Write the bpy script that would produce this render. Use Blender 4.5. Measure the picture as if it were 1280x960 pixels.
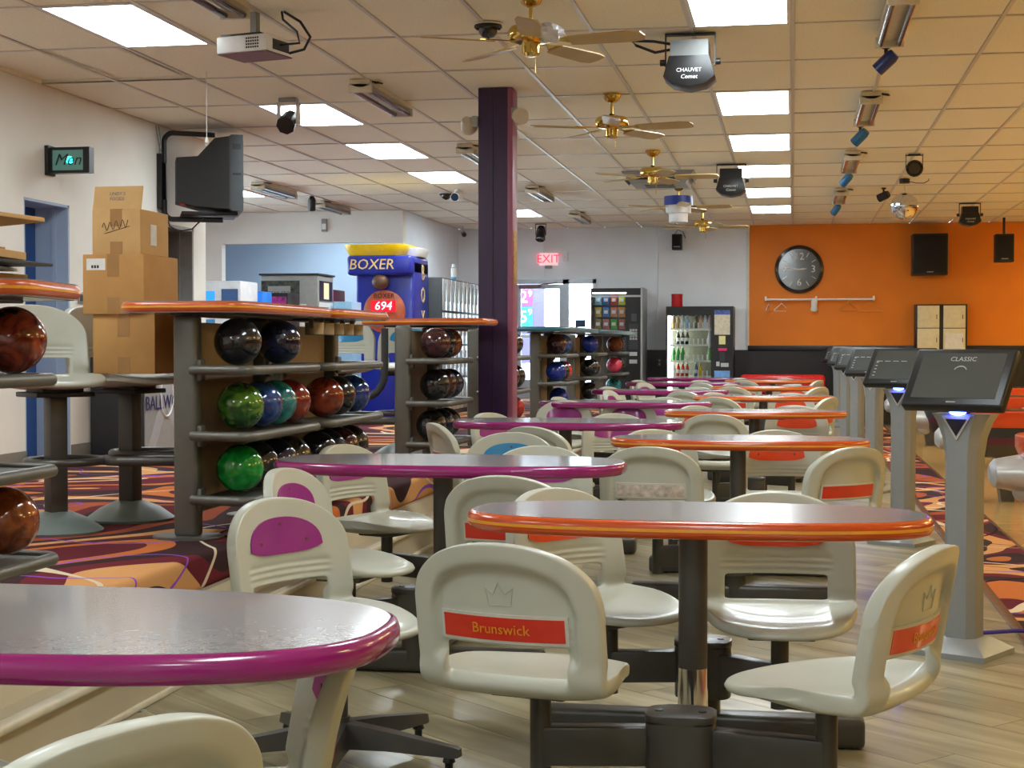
import bpy, bmesh, math, random
from mathutils import Vector, Matrix, Quaternion
R = math.radians
PI = math.pi
random.seed(7)
for o in list(bpy.data.objects):
    bpy.data.objects.remove(o, do_unlink=True)
scene = bpy.context.scene
COL = scene.collection

# ------------------------------------------------------------------ camera, world, exposure
HC = 1.25                      # camera height
cam_d = bpy.data.cameras.new('camera')
cam_d.sensor_width = 36.0
cam_d.lens = 1955.0 / 1280.0 * 36.0
cam_d.clip_start = 0.05
cam_d.clip_end = 400
cam = bpy.data.objects.new('camera', cam_d)
COL.objects.link(cam)
cam.location = (0, 0, HC)
cam.rotation_euler = (R(90) - math.atan(48 / 1955.0), 0, math.atan(351 / 1955.0))
scene.camera = cam

world = bpy.data.worlds.new('world')
scene.world = world
world.use_nodes = True
bg = world.node_tree.nodes['Background']
bg.inputs[0].default_value = (0.72, 0.87, 1.0, 1)
bg.inputs[1].default_value = 6.0

vs = scene.view_settings
vs.view_transform = 'Standard'
vs.look = 'None'
vs.gamma = 1.0
vs.use_curve_mapping = False
vs.exposure = 1.0

PANEL_COOL = (0.95, 0.97, 1.0)
PANEL_WARM = (1.0, 0.80, 0.50)
PANEL_S = 12.0
WARM_S = 20.0

# ------------------------------------------------------------------ helpers
def s2l(c):
    return tuple((v / 255.0) / 12.92 if v / 255.0 <= 0.04045 else ((v / 255.0 + 0.055) / 1.055) ** 2.4 for v in c)

MATS = {}
def mat(name, rgb, rough=0.5, metal=0.0, emit=0.0, ecol=None, var=0.06, scale=18.0, bump=0.0, coat=0.0,
        spec=0.5, trans=0.0, alpha=1.0, dirt=0.0):
    """procedural material: base colour broken up by noise"""
    if name in MATS:
        return MATS[name]
    m = bpy.data.materials.new(name)
    m.use_nodes = True
    nt = m.node_tree
    b = nt.nodes['Principled BSDF']
    c = s2l(rgb)
    b.inputs['Roughness'].default_value = rough
    b.inputs['Metallic'].default_value = metal
    b.inputs['Specular IOR Level'].default_value = spec
    b.inputs['Coat Weight'].default_value = coat
    b.inputs['Coat Roughness'].default_value = 0.08
    b.inputs['Transmission Weight'].default_value = trans
    b.inputs['Alpha'].default_value = alpha
    tc = nt.nodes.new('ShaderNodeTexCoord')
    n = nt.nodes.new('ShaderNodeTexNoise')
    n.inputs['Scale'].default_value = scale
    n.inputs['Detail'].default_value = 5
    nt.links.new(tc.outputs['Object'], n.inputs['Vector'])
    r = nt.nodes.new('ShaderNodeValToRGB')
    r.color_ramp.elements[0].position = 0.3
    r.color_ramp.elements[1].position = 0.7
    r.color_ramp.elements[0].color = tuple(v * (1 - var) for v in c) + (1,)
    r.color_ramp.elements[1].color = tuple(min(1, v * (1 + var)) for v in c) + (1,)
    nt.links.new(n.outputs['Fac'], r.inputs['Fac'])
    nt.links.new(r.outputs['Color'], b.inputs['Base Color'])
    if bump > 0:
        bp = nt.nodes.new('ShaderNodeBump')
        bp.inputs['Strength'].default_value = bump
        bp.inputs['Distance'].default_value = 0.01
        nt.links.new(n.outputs['Fac'], bp.inputs['Height'])
        nt.links.new(bp.outputs['Normal'], b.inputs['Normal'])
    if emit > 0:
        e = s2l(ecol) if ecol else c
        b.inputs['Emission Color'].default_value = e + (1,)
        b.inputs['Emission Strength'].default_value = emit
    MATS[name] = m
    return m

def ramp_nodes(nt, fac, stops, interp='CONSTANT'):
    r = nt.nodes.new('ShaderNodeValToRGB')
    cr = r.color_ramp
    cr.interpolation = interp
    while len(cr.elements) > 1:
        cr.elements.remove(cr.elements[-1])
    cr.elements[0].position = stops[0][0]
    cr.elements[0].color = s2l(stops[0][1]) + (1,)
    for p, c in stops[1:]:
        e = cr.elements.new(p)
        e.color = s2l(c) + (1,)
    nt.links.new(fac, r.inputs['Fac'])
    return r

def frame(d):
    d = Vector(d).normalized()
    a = Vector((0, 0, 1)) if abs(d.z) < 0.9 else Vector((1, 0, 0))
    u = d.cross(a).normalized()
    return u, d.cross(u).normalized()

class MB:
    """collects shapes for ONE mesh"""
    def __init__(self):
        self.bm = bmesh.new()
    def box(self, x0, x1, y0, y1, z0, z1, bev=0.0, seg=2, M=None):
        bm = self.bm
        v = [bm.verts.new((x, y, z)) for x in (x0, x1) for y in (y0, y1) for z in (z0, z1)]
        fs = [(0, 1, 3, 2), (4, 6, 7, 5), (0, 4, 5, 1), (2, 3, 7, 6), (0, 2, 6, 4), (1, 5, 7, 3)]
        faces = [bm.faces.new([v[i] for i in f]) for f in fs]
        geo = v
        if bev > 0:
            es = list({e for f in faces for e in f.edges})
            r = bmesh.ops.bevel(bm, geom=es, offset=bev, segments=seg, affect='EDGES', profile=0.5)
            geo = list({vv for vv in r['verts']} | {vv for vv in v if vv.is_valid})
        if M is not None:
            bmesh.ops.transform(bm, matrix=M, verts=[g for g in geo if g.is_valid])
        return self
    def cyl(self, p0, p1, r0, r1=None, n=16, cap=True):
        bm = self.bm
        p0 = Vector(p0); p1 = Vector(p1)
        r1 = r0 if r1 is None else r1
        u, w = frame(p1 - p0)
        A = [bm.verts.new(p0 + (u * math.cos(2 * PI * i / n) + w * math.sin(2 * PI * i / n)) * r0) for i in range(n)]
        B = [bm.verts.new(p1 + (u * math.cos(2 * PI * i / n) + w * math.sin(2 * PI * i / n)) * r1) for i in range(n)]
        for i in range(n):
            j = (i + 1) % n
            bm.faces.new((A[i], A[j], B[j], B[i]))
        if cap:
            bm.faces.new(A[::-1]); bm.faces.new(B)
        return self
    def tube(self, pts, r, n=10, closed=False):
        bm = self.bm
        pts = [Vector(p) for p in pts]
        rings = []
        m = len(pts)
        up = None
        for k in range(m):
            if closed:
                d = pts[(k + 1) % m] - pts[k - 1]
            else:
                d = pts[min(k + 1, m - 1)] - pts[max(k - 1, 0)]
            d.normalize()
            if up is None:
                u, w = frame(d)
            else:
                u = (up - d * up.dot(d))
                if u.length < 1e-6:
                    u, w = frame(d)
                u.normalize()
            w = d.cross(u).normalized()
            up = u
            rr = r[k] if isinstance(r, (list, tuple)) else r
            rings.append([bm.verts.new(pts[k] + (u * math.cos(2 * PI * i / n) + w * math.sin(2 * PI * i / n)) * rr) for i in range(n)])
        rng = range(m) if closed else range(m - 1)
        for k in rng:
            A = rings[k]; B = rings[(k + 1) % m]
            for i in range(n):
                j = (i + 1) % n
                bm.faces.new((A[i], A[j], B[j], B[i]))
        if not closed:
            bm.faces.new(rings[0][::-1]); bm.faces.new(rings[-1])
        return self
    def lathe(self, prof, n=24, c=(0, 0, 0), M=None):
        bm = self.bm
        rings = []; allv = []
        for r, z in prof:
            if r < 1e-6:
                v = [bm.verts.new((c[0], c[1], c[2] + z))]
            else:
                v = [bm.verts.new((c[0] + r * math.cos(2 * PI * i / n), c[1] + r * math.sin(2 * PI * i / n), c[2] + z)) for i in range(n)]
            rings.append(v); allv += v
        for k in range(len(rings) - 1):
            A, B = rings[k], rings[k + 1]
            for i in range(n):
                j = (i + 1) % n
                if len(A) == 1 and len(B) == 1: continue
                if len(A) == 1: bm.faces.new((A[0], B[j], B[i]))
                elif len(B) == 1: bm.faces.new((A[i], A[j], B[0]))
                else: bm.faces.new((A[i], A[j], B[j], B[i]))
        if M is not None:
            bmesh.ops.transform(bm, matrix=M, verts=allv)
        return self
    def prism(self, poly, z0, z1, bev=0.0, M=None):
        bm = self.bm
        A = [bm.verts.new((x, y, z0)) for x, y in poly]
        B = [bm.verts.new((x, y, z1)) for x, y in poly]
        n = len(poly)
        fs = [bm.faces.new(A[::-1]), bm.faces.new(B)]
        for i in range(n):
            j = (i + 1) % n
            fs.append(bm.faces.new((A[i], A[j], B[j], B[i])))
        geo = A + B
        if bev > 0:
            es = [e for f in fs[:2] for e in f.edges]
            r = bmesh.ops.bevel(bm, geom=es, offset=bev, segments=2, affect='EDGES', profile=0.5)
            geo = list(set(r['verts']) | {v for v in geo if v.is_valid})
        if M is not None:
            bmesh.ops.transform(bm, matrix=M, verts=geo)
        return self
    def loft(self, rings, cap=True):
        bm = self.bm
        VR = [[bm.verts.new(p) for p in r] for r in rings]
        n = len(VR[0])
        for k in range(len(VR) - 1):
            A, B = VR[k], VR[k + 1]
            for i in range(n):
                j = (i + 1) % n
                bm.faces.new((A[i], A[j], B[j], B[i]))
        if cap:
            bm.faces.new(VR[0][::-1]); bm.faces.new(VR[-1])
        return self
    def sphere(self, c, r, u=24, v=14, M=None):
        mm = Matrix.Translation(Vector(c))
        if M is not None: mm = mm @ M
        bmesh.ops.create_uvsphere(self.bm, u_segments=u, v_segments=v, radius=r, matrix=mm)
        return self
    def mesh(self, name, m, ang=38):
        bm = self.bm
        bmesh.ops.recalc_face_normals(bm, faces=bm.faces)
        me = bpy.data.meshes.new(name)
        bm.to_mesh(me); bm.free()
        me.polygons.foreach_set('use_smooth', [True] * len(me.polygons))
        try: me.set_sharp_from_angle(angle=R(ang))
        except Exception: pass
        if m is not None: me.materials.append(m)
        return me
    def build(self, name, m, parent=None, loc=None, rot=None, ang=38):
        return obj(name, self.mesh(name, m, ang), parent, loc, rot)

def obj(name, me, parent=None, loc=None, rot=None):
    o = bpy.data.objects.new(name, me)
    COL.objects.link(o)
    if parent is not None: o.parent = parent
    if loc is not None: o.location = loc
    if rot is not None: o.rotation_euler = rot
    return o

def tag(o, label=None, cat=None, group=None, kind=None):
    if label: o['label'] = label
    if cat: o['category'] = cat
    if group: o['group'] = group
    if kind: o['kind'] = kind
    return o

def thing(name, label, cat, loc=(0, 0, 0), rz=0.0, group=None):
    o = bpy.data.objects.new(name, None)
    o.empty_display_size = 0.1
    COL.objects.link(o)
    o.location = loc
    o.rotation_euler = (0, 0, rz)
    return tag(o, label, cat, group)

def struct(name, mb, m, label=None, cat=None):
    o = mb.build(name, m)
    o['kind'] = 'structure'
    if label: o['label'] = label
    if cat: o['category'] = cat
    return o

def dup(root, loc, rz, label=None, group=None):
    r = root.copy(); COL.objects.link(r)
    r.location = loc; r.rotation_euler = (0, 0, rz)
    if label: r['label'] = label
    if group: r['group'] = group
    for ch in list(root.children):
        c = ch.copy(); COL.objects.link(c); c.parent = r
        for g in list(ch.children):
            d = g.copy(); COL.objects.link(d); d.parent = c
    return r

_TXT = {}
def text_mesh(body, size, m, depth=0.002, shear=0.0, align='CENTER'):
    key = (body, size, m.name, depth, shear, align)
    if key in _TXT: return _TXT[key]
    cu = bpy.data.curves.new('lettering', 'FONT')
    cu.body = body; cu.size = size; cu.extrude = depth; cu.shear = shear
    cu.align_x = align; cu.align_y = 'CENTER'
    cu.resolution_u = 2
    t = bpy.data.objects.new('lettering_tmp', cu)
    COL.objects.link(t)
    bpy.context.view_layer.update()
    dg = bpy.context.evaluated_depsgraph_get()
    me = bpy.data.meshes.new_from_object(t.evaluated_get(dg))
    bpy.data.objects.remove(t, do_unlink=True)
    me.materials.clear(); me.materials.append(m)
    _TXT[key] = me
    return me

def text(name, body, size, m, parent, loc, rot, depth=0.002, shear=0.0, align='CENTER'):
    """rot (90,0,0) -> readable from -Y ; (90,0,90) -> readable from +X"""
    return obj(name, text_mesh(body, size, m, depth, shear, align), parent, loc, rot)
FACE_CAM = (R(90), 0, 0)       # letters stand up and read from -Y
FACE_X = (R(90), 0, R(90))     # letters read from +X

# ------------------------------------------------------------------ materials
M_white = mat('wall_paint_white', (234, 232, 224), 0.7, var=0.03, scale=3)
M_grey_wall = mat('wall_paint_pale_grey', (233, 241, 250), 0.7, var=0.03, scale=3)
M_orange_wall = mat('wall_paint_orange', (226, 126, 8), 0.6, var=0.05, scale=2.5)
M_black_wall = mat('wainscot_black', (20, 20, 22), 0.35, var=0.1)
M_tile = mat('ceiling_tile_fissured', (240, 235, 216), 0.9, var=0.05, scale=60, bump=0.25)
M_tbar = mat('grid_bar_white_enamel', (205, 200, 192), 0.35, var=0.03)
M_slab = mat('ceiling_void', (150, 140, 128), 0.9)
M_lens = mat('light_diffuser', (255, 255, 255), 0.6, emit=PANEL_S, ecol=(238, 250, 255), var=0.0)
M_lens_warm = mat('added_panel_diffuser_warm', (255, 240, 210), 0.6, emit=WARM_S, ecol=(255, 231, 158), var=0.0)  # used only by the added panels over the lanes
M_purple = mat('column_purple_gloss', (52, 24, 68), 0.35, var=0.05)
M_steel = mat('dark_grey_enamel_metal', (76, 74, 70), 0.38, metal=0.35, var=0.06)
M_rack = mat('rack_grey_enamel', (100, 99, 92), 0.4, metal=0.3, var=0.05)
M_shell = mat('chair_plastic_stone', (190, 192, 178), 0.42, var=0.03, scale=9, coat=0.15)
M_chair_orange = mat('chair_insert_orange', (222, 72, 28), 0.3, coat=0.3)
M_chair_purple = mat('chair_insert_purple', (146, 36, 128), 0.3, coat=0.3)
M_chair_blue = mat('chair_insert_blue', (14, 132, 190), 0.3, coat=0.3)
M_strip_red = mat('chair_strip_red', (212, 52, 34), 0.35, coat=0.3)
M_strip_worn = mat('chair_strip_worn', (200, 188, 176), 0.5, var=0.35, scale=40)
M_letters = mat('lettering_amber', (232, 150, 40), 0.4)
M_lam = mat('table_laminate_grey', (136, 131, 133), 0.27, var=0.10, scale=55, coat=0.5)
M_rim_orange = mat('table_rim_orange', (206, 82, 30), 0.25, coat=0.5)
M_rim_yellow = mat('table_rim_yellow_line', (240, 168, 48), 0.3, coat=0.4)
M_rim_purple = mat('table_rim_purple', (146, 26, 106), 0.22, coat=0.6)
M_rim_teal = mat('table_rim_teal', (24, 96, 112), 0.3, coat=0.4)
M_counter_orange = mat('counter_rim_orange', (206, 92, 42), 0.3, coat=0.4)
M_black = mat('black_plastic', (22, 22, 24), 0.4)
M_black_gloss = mat('black_gloss', (14, 14, 18), 0.12, coat=0.6)
M_darkgrey = mat('dark_grey_plastic', (46, 50, 54), 0.5)
M_grey_pl = mat('grey_plastic', (150, 152, 150), 0.45)
M_silver = mat('silver_plastic', (196, 198, 198), 0.3, metal=0.3)
M_post = mat('console_post_grey', (146, 150, 150), 0.42, metal=0.2, var=0.03)
M_chrome = mat('chrome', (220, 220, 222), 0.12, metal=1.0, var=0.02)
M_brass = mat('polished_brass', (216, 184, 100), 0.16, metal=1.0, var=0.05)
M_fanblade = mat('fan_blade_tan', (184, 158, 104), 0.35, var=0.08, scale=6)
M_card = mat('cardboard', (190, 142, 82), 0.8, var=0.06, scale=10)
M_card2 = mat('cardboard_light', (204, 164, 108), 0.8, var=0.06, scale=10)
M_tape = mat('packing_tape', (166, 122, 72), 0.25)
M_paper = mat('paper_white', (226, 226, 222), 0.7)
M_tan_panel = mat('rack_tan_panel', (176, 152, 116), 0.6, var=0.04)
M_step = mat('step_vinyl_beige', (196, 182, 152), 0.5, var=0.05, scale=4)
M_nose = mat('step_nosing_cream', (224, 214, 188), 0.45)
M_baseboard = mat('baseboard_grey', (126, 122, 112), 0.6)
M_blue_wall = mat('wall_paint_light_blue', (168, 188, 214), 0.7, var=0.03, scale=3)
M_blue_door = mat('door_paint_blue', (40, 84, 150), 0.45)
M_dark_door = mat('door_dark', (26, 26, 28), 0.5)
M_alcove = mat('alcove_blue', (176, 200, 224), 0.7, var=0.03, scale=2)
M_white_pl = mat('white_plastic', (232, 232, 230), 0.4)
M_red = mat('red_plastic', (190, 26, 36), 0.4)
M_royal = mat('boxer_blue', (24, 40, 150), 0.35, coat=0.3)
M_yellow = mat('boxer_yellow', (240, 196, 10), 0.35, coat=0.3)
M_cream = mat('locker_cream', (220, 212, 176), 0.5)
M_led = mat('led_red', (255, 40, 50), 0.5, emit=4.0, ecol=(255, 60, 70))
M_glass = None

def carpet_material():
    m = bpy.data.materials.new('carpet_swirl_pattern'); m.use_nodes = True
    nt = m.node_tree; b = nt.nodes['Principled BSDF']
    b.inputs['Roughness'].default_value = 0.95
    b.inputs['Specular IOR Level'].default_value = 0.1
    tc = nt.nodes.new('ShaderNodeTexCoord')
    def noise(scale, off, det=1.0, dist=0.6):
        mp = nt.nodes.new('ShaderNodeMapping')
        mp.inputs['Location'].default_value = off
        mp.inputs['Scale'].default_value = (1, 1, 1)
        nt.links.new(tc.outputs['Object'], mp.inputs['Vector'])
        n = nt.nodes.new('ShaderNodeTexNoise')
        n.inputs['Scale'].default_value = scale
        n.inputs['Detail'].default_value = det
        n.inputs['Distortion'].default_value = dist
        nt.links.new(mp.outputs['Vector'], n.inputs['Vector'])
        return n.outputs['Fac']
    def line(fac, c, w):
        s = nt.nodes.new('ShaderNodeMath'); s.operation = 'SUBTRACT'; s.inputs[1].default_value = c
        nt.links.new(fac, s.inputs[0])
        a = nt.nodes.new('ShaderNodeMath'); a.operation = 'ABSOLUTE'
        nt.links.new(s.outputs[0], a.inputs[0])
        l = nt.nodes.new('ShaderNodeMath'); l.operation = 'LESS_THAN'; l.inputs[1].default_value = w
        nt.links.new(a.outputs[0], l.inputs[0])
        return l.outputs[0]
    def mix(fac, a, rgb):
        x = nt.nodes.new('ShaderNodeMix'); x.data_type = 'RGBA'
        nt.links.new(fac, x.inputs[0]); nt.links.new(a, x.inputs[6])
        x.inputs[7].default_value = s2l(rgb) + (1,)
        return x.outputs[2]
    f1 = noise(0.62, (3.1, 1.7, 0))
    base = ramp_nodes(nt, f1, [(0.0, (66, 44, 44)), (0.34, (104, 42, 46)), (0.40, (168, 84, 56)), (0.445, (70, 48, 50)),
                               (0.495, (216, 158, 102)), (0.545, (112, 42, 50)), (0.575, (64, 44, 46)), (0.615, (196, 112, 58)), (0.66, (100, 38, 46))])
    c = base.outputs['Color']
    f2 = noise(0.55, (-4.2, 6.3, 0), 0.5, 0.9)
    c = mix(line(f2, 0.50, 0.0055), c, (222, 206, 178))
    c = mix(line(f2, 0.60, 0.005), c, (40, 22, 28))
    f3 = noise(0.6, (9.4, -2.3, 0), 0.5, 1.2)
    c = mix(line(f3, 0.47, 0.0035), c, (140, 84, 190))
    nt.links.new(c, b.inputs['Base Color'])
    fn = nt.nodes.new('ShaderNodeTexNoise'); fn.inputs['Scale'].default_value = 300
    nt.links.new(tc.outputs['Object'], fn.inputs['Vector'])
    bp = nt.nodes.new('ShaderNodeBump'); bp.inputs['Strength'].default_value = 0.25; bp.inputs['Distance'].default_value = 0.004
    nt.links.new(fn.outputs['Fac'], bp.inputs['Height']); nt.links.new(bp.outputs['Normal'], b.inputs['Normal'])
    return m
M_carpet = carpet_material()

def wood_material(name, dark, light, sx, sy, rough, rot=0.0, coat=0.2, rand=True, seams=None):
    m = bpy.data.materials.new(name); m.use_nodes = True
    nt = m.node_tree; b = nt.nodes['Principled BSDF']
    b.inputs['Roughness'].default_value = rough
    b.inputs['Coat Weight'].default_value = coat
    b.inputs['Coat Roughness'].default_value = 0.12
    tc = nt.nodes.new('ShaderNodeTexCoord')
    mp = nt.nodes.new('ShaderNodeMapping')
    mp.inputs['Rotation'].default_value = (0, 0, rot)
    nt.links.new(tc.outputs['Object'], mp.inputs['Vector'])
    mp2 = nt.nodes.new('ShaderNodeMapping')
    mp2.inputs['Scale'].default_value = (sx, sy, 1)
    nt.links.new(mp.outputs['Vector'], mp2.inputs['Vector'])
    n = nt.nodes.new('ShaderNodeTexNoise'); n.inputs['Scale'].default_value = 1.0
    n.inputs['Detail'].default_value = 6; n.inputs['Distortion'].default_value = 0.6
    nt.links.new(mp2.outputs['Vector'], n.inputs['Vector'])
    r = ramp_nodes(nt, n.outputs['Fac'], [(0.28, dark), (0.5, tuple((a + c) / 2 for a, c in zip(dark, light))), (0.72, light)], 'LINEAR')
    col = r.outputs['Color']
    if rand:
        oi = nt.nodes.new('ShaderNodeObjectInfo')
        mr = nt.nodes.new('ShaderNodeMapRange')
        mr.inputs['To Min'].default_value = 0.80; mr.inputs['To Max'].default_value = 1.14
        nt.links.new(oi.outputs['Random'], mr.inputs['Value'])
        hs = nt.nodes.new('ShaderNodeHueSaturation')
        nt.links.new(mr.outputs['Result'], hs.inputs['Value']); nt.links.new(col, hs.inputs['Color'])
        col = hs.outputs['Color']
        ad = nt.nodes.new('ShaderNodeVectorMath'); ad.operation = 'ADD'
        cb = nt.nodes.new('ShaderNodeCombineXYZ')
        ml = nt.nodes.new('ShaderNodeMath'); ml.operation = 'MULTIPLY'; ml.inputs[1].default_value = 37.0
        nt.links.new(oi.outputs['Random'], ml.inputs[0]); nt.links.new(ml.outputs[0], cb.inputs[0]); nt.links.new(ml.outputs[0], cb.inputs[1])
        nt.links.new(mp2.outputs['Vector'], ad.inputs[0]); nt.links.new(cb.outputs[0], ad.inputs[1])
        nt.links.new(ad.outputs[0], n.inputs['Vector'])
    if seams:
        br = nt.nodes.new('ShaderNodeTexBrick')
        br.inputs['Scale'].default_value = 1.0
        br.inputs['Brick Width'].default_value = seams[0]; br.inputs['Row Height'].default_value = seams[1]
        br.inputs['Mortar Size'].default_value = 0.0012
        br.inputs['Color1'].default_value = (1, 1, 1, 1); br.inputs['Color2'].default_value = (0.78, 0.78, 0.78, 1)
        br.inputs['Mortar'].default_value = (0.55, 0.5, 0.45, 1)
        nt.links.new(mp.outputs['Vector'], br.inputs['Vector'])
        mx = nt.nodes.new('ShaderNodeMix'); mx.data_type = 'RGBA'; mx.blend_type = 'MULTIPLY'; mx.inputs[0].default_value = 0.8
        nt.links.new(col, mx.inputs[6]); nt.links.new(br.outputs['Color'], mx.inputs[7])
        col = mx.outputs[2]
    nt.links.new(col, b.inputs['Base Color'])
    return m
PLANK_DIR = R(48)      # planks run 48 degrees left of +Y
M_plank = wood_material('vinyl_plank_greige', (120, 110, 82), (188, 180, 148), 1.2, 9.0, 0.30, rot=-(PI / 2 + PLANK_DIR), coat=0.15)
M_lane = wood_material('maple_lane', (216, 172, 100), (240, 206, 142), 0.6, 14.0, 0.20, coat=0.5, rand=False, seams=(2.4, 0.03))
M_trim_wood = wood_material('brown_trim_wood', (84, 52, 32), (120, 78, 48), 2, 30, 0.4, rand=False)

def glass_material():
    m = bpy.data.materials.new('clear_glass'); m.use_nodes = True
    nt = m.node_tree
    for n in list(nt.nodes): nt.nodes.remove(n)
    out = nt.nodes.new('ShaderNodeOutputMaterial')
    tr = nt.nodes.new('ShaderNodeBsdfTransparent'); tr.inputs[0].default_value = (0.93, 0.96, 0.97, 1)
    gl = nt.nodes.new('ShaderNodeBsdfGlossy'); gl.inputs['Roughness'].default_value = 0.03
    fr = nt.nodes.new('ShaderNodeFresnel'); fr.inputs['IOR'].default_value = 1.45
    mx = nt.nodes.new('ShaderNodeMixShader')
    nt.links.new(fr.outputs[0], mx.inputs[0]); nt.links.new(tr.outputs[0], mx.inputs[1]); nt.links.new(gl.outputs[0], mx.inputs[2])
    nt.links.new(mx.outputs[0], out.inputs['Surface'])
    return m
M_glass = glass_material()

# ------------------------------------------------------------------ the room
ZC = 3.17            # ceiling
ZP = 0.39            # raised concourse
YB = 25.33           # back wall
XL = -5.45           # left wall
XE = -2.39           # concourse edge
XS = -2.21           # step edge
XT = 0.955           # trim between planks and carpet strip
XW = 1.38            # lane edge
YN = -4.0            # wall behind the camera
XR = 14.0

# lower floor with vinyl planks
floor = struct('floor', MB().box(XS - 0.05, XT, YN, YB, -0.12, -0.012), mat('subfloor', (96, 88, 72), 0.8))
def clip_poly(poly, x0, x1, y0, y1):
    def cut(P, f, inter):
        out = []
        for i in range(len(P)):
            a, b = P[i - 1], P[i]
            fa, fb = f(a), f(b)
            if fb:
                if not fa: out.append(inter(a, b))
                out.append(b)
            elif fa: out.append(inter(a, b))
        return out
    for ax, v, s in ((0, x0, 1), (0, x1, -1), (1, y0, 1), (1, y1, -1)):
        if not poly: return poly
        def f(p): return (p[ax] - v) * s >= -1e-9
        def it(a, b):
            t = (v - a[ax]) / (b[ax] - a[ax])
            return (a[0] + (b[0] - a[0]) * t, a[1] + (b[1] - a[1]) * t)
        poly = cut(poly, f, it)
    return poly
du = Vector((-math.sin(PLANK_DIR), math.cos(PLANK_DIR)))
dv = Vector((math.cos(PLANK_DIR), math.sin(PLANK_DIR)))
PW, PL_ = 0.19, 1.22
planks = []
for iv in range(-25, 130):
    off = (iv * 0.37) % 1.0
    for iu in range(-12, 24):
        u0 = (iu + off) * PL_; v0 = iv * PW
        g = 0.0012
        P = [(u0 + g, v0 + g), (u0 + PL_ - g, v0 + g), (u0 + PL_ - g, v0 + PW - g), (u0 + g, v0 + PW - g)]
        P = [tuple(du * a + dv * b) for a, b in P]
        P = clip_poly(P, XS, XT - 0.0, 2.6, YB)
        if len(P) >= 3:
            ar = 0.5 * abs(sum(P[i - 1][0] * P[i][1] - P[i][0] * P[i - 1][1] for i in range(len(P))))
            if ar > 0.004:
                planks.append((sum(p[1] for p in P) / len(P), P))
planks.sort(key=lambda q: q[0])
rest = MB()
for k, (yy, P) in enumerate(planks):
    if k < 290:
        MB().prism(P, -0.012, 0.0).build('plank', M_plank, floor)
    else:
        rest.prism(P, -0.012, 0.0)
o = rest.build('plank_field', M_plank, floor); o['kind'] = 'stuff'
struct('floor_entry', MB().box(XS - 0.05, XT, YN, 2.6, -0.12, 0.0), M_plank)
struct('trim_1', MB().box(XT, XT + 0.05, YN, YB, -0.1, 0.006, 0.002), M_trim_wood)
struct('floor_carpet_strip', MB().box(XT + 0.05, XW, YN, YB, -0.12, 0.003), M_carpet)
struct('trim_2', MB().box(XW, XW + 0.02, YN, YB, -0.1, 0.005), M_trim_wood)
struct('floor_lanes', MB().box(XW + 0.02, XR, YN, YB, -0.12, 0.0), M_lane)
# concourse and steps
struct('floor_concourse', MB().box(-9.6, XE, YN, YB, 0.24, ZP, 0.03, 4), M_carpet)
mb = MB()
mb.prism([(XS + 0.0, 0.0), (XS, 0.155), (XE + 0.055, 0.16), (XE + 0.02, 0.245), (XE - 0.3, 0.245), (XE - 0.3, 0.0)], YN, YB,
         M=Matrix(((1, 0, 0, 0), (0, 0, 1, 0), (0, 1, 0, 0), (0, 0, 0, 1))))
struct('floor_step', mb, M_step)
struct('trim_3', MB().box(XS - 0.03, XS + 0.022, YN, YB, 0.145, 0.175, 0.010, 3), M_nose)
struct('trim_4', MB().box(XS, XS + 0.02, YN, YB, 0.0, 0.022, 0.006, 2), M_nose)

# walls
# left wall with two door recesses (Y 10.48-11.2 and 13.05-13.72)
W = 0.3
D1 = (10.48, 11.20, 2.32); D2 = (13.05, 13.72, 2.33)
mb = MB()
mb.box(XL - W, XL, YN, D1[0], ZP, ZC); mb.box(XL - W, XL, D1[0], D1[1], D1[2], ZC)
mb.box(XL - W, XL, D1[1], D2[0], ZP, ZC); mb.box(XL - W, XL, D2[0], D2[1], D2[2], ZC)
mb.box(XL - W, XL, D2[1], 14.02, ZP, ZC)
struct('wall_left', mb, M_white)
struct('wall_left_return', MB().box(-9.4, XL - W, 13.9, 14.02, ZP, ZC), M_white)
mb = MB()
for a, b in ((YN, D1[0]), (D1[1], D2[0]), (D2[1], 14.02)):
    mb.box(XL, XL + 0.012, a, b, ZP, ZP + 0.10, 0.003)
struct('baseboard_left', mb, M_baseboard)
# recess 1: light blue jamb and blue door
d = thing('door_1', None, None, (XL, 0, ZP)); d['kind'] = 'structure'
MB().box(-0.30, -0.27, D1[0], D1[1], 0, D1[2] - ZP).build('door_leaf', M_blue_door, d)
mb = MB(); mb.box(-0.28, -0.002, D1[1] - 0.02, D1[1] - 0.001, 0, D1[2] - ZP); mb.box(-0.28, -0.002, D1[0], D1[0] + 0.02, 0, D1[2] - ZP)
mb.box(-0.28, -0.002, D1[0], D1[1], D1[2] - ZP - 0.02, D1[2] - ZP - 0.001)
mb.build('jamb', M_blue_wall, d)
MB().box(-0.13, -0.10, D1[1] - 0.035, D1[1] - 0.02, 0, D1[2] - ZP - 0.02).build('door_stop', M_blue_wall, d)
MB().cyl((-0.27, D1[0] + 0.1, 1.0), (-0.21, D1[0] + 0.1, 1.0), 0.022).build('door_knob', M_chrome, d)
d = thing('door_2', None, None, (XL, 0, ZP)); d['kind'] = 'structure'
MB().box(-0.30, -0.26, D2[0], D2[1], 0, D2[2] - ZP).build('door_leaf', M_dark_door, d)
mb = MB(); mb.box(-0.26, -0.002, D2[1] - 0.03, D2[1] - 0.001, 0, D2[2] - ZP); mb.box(-0.26, -0.002, D2[0], D2[0] + 0.03, 0, D2[2] - ZP)
mb.box(-0.26, -0.002, D2[0], D2[1], D2[2] - ZP - 0.03, D2[2] - ZP - 0.001)
mb.build('jamb', M_grey_pl, d)
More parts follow.
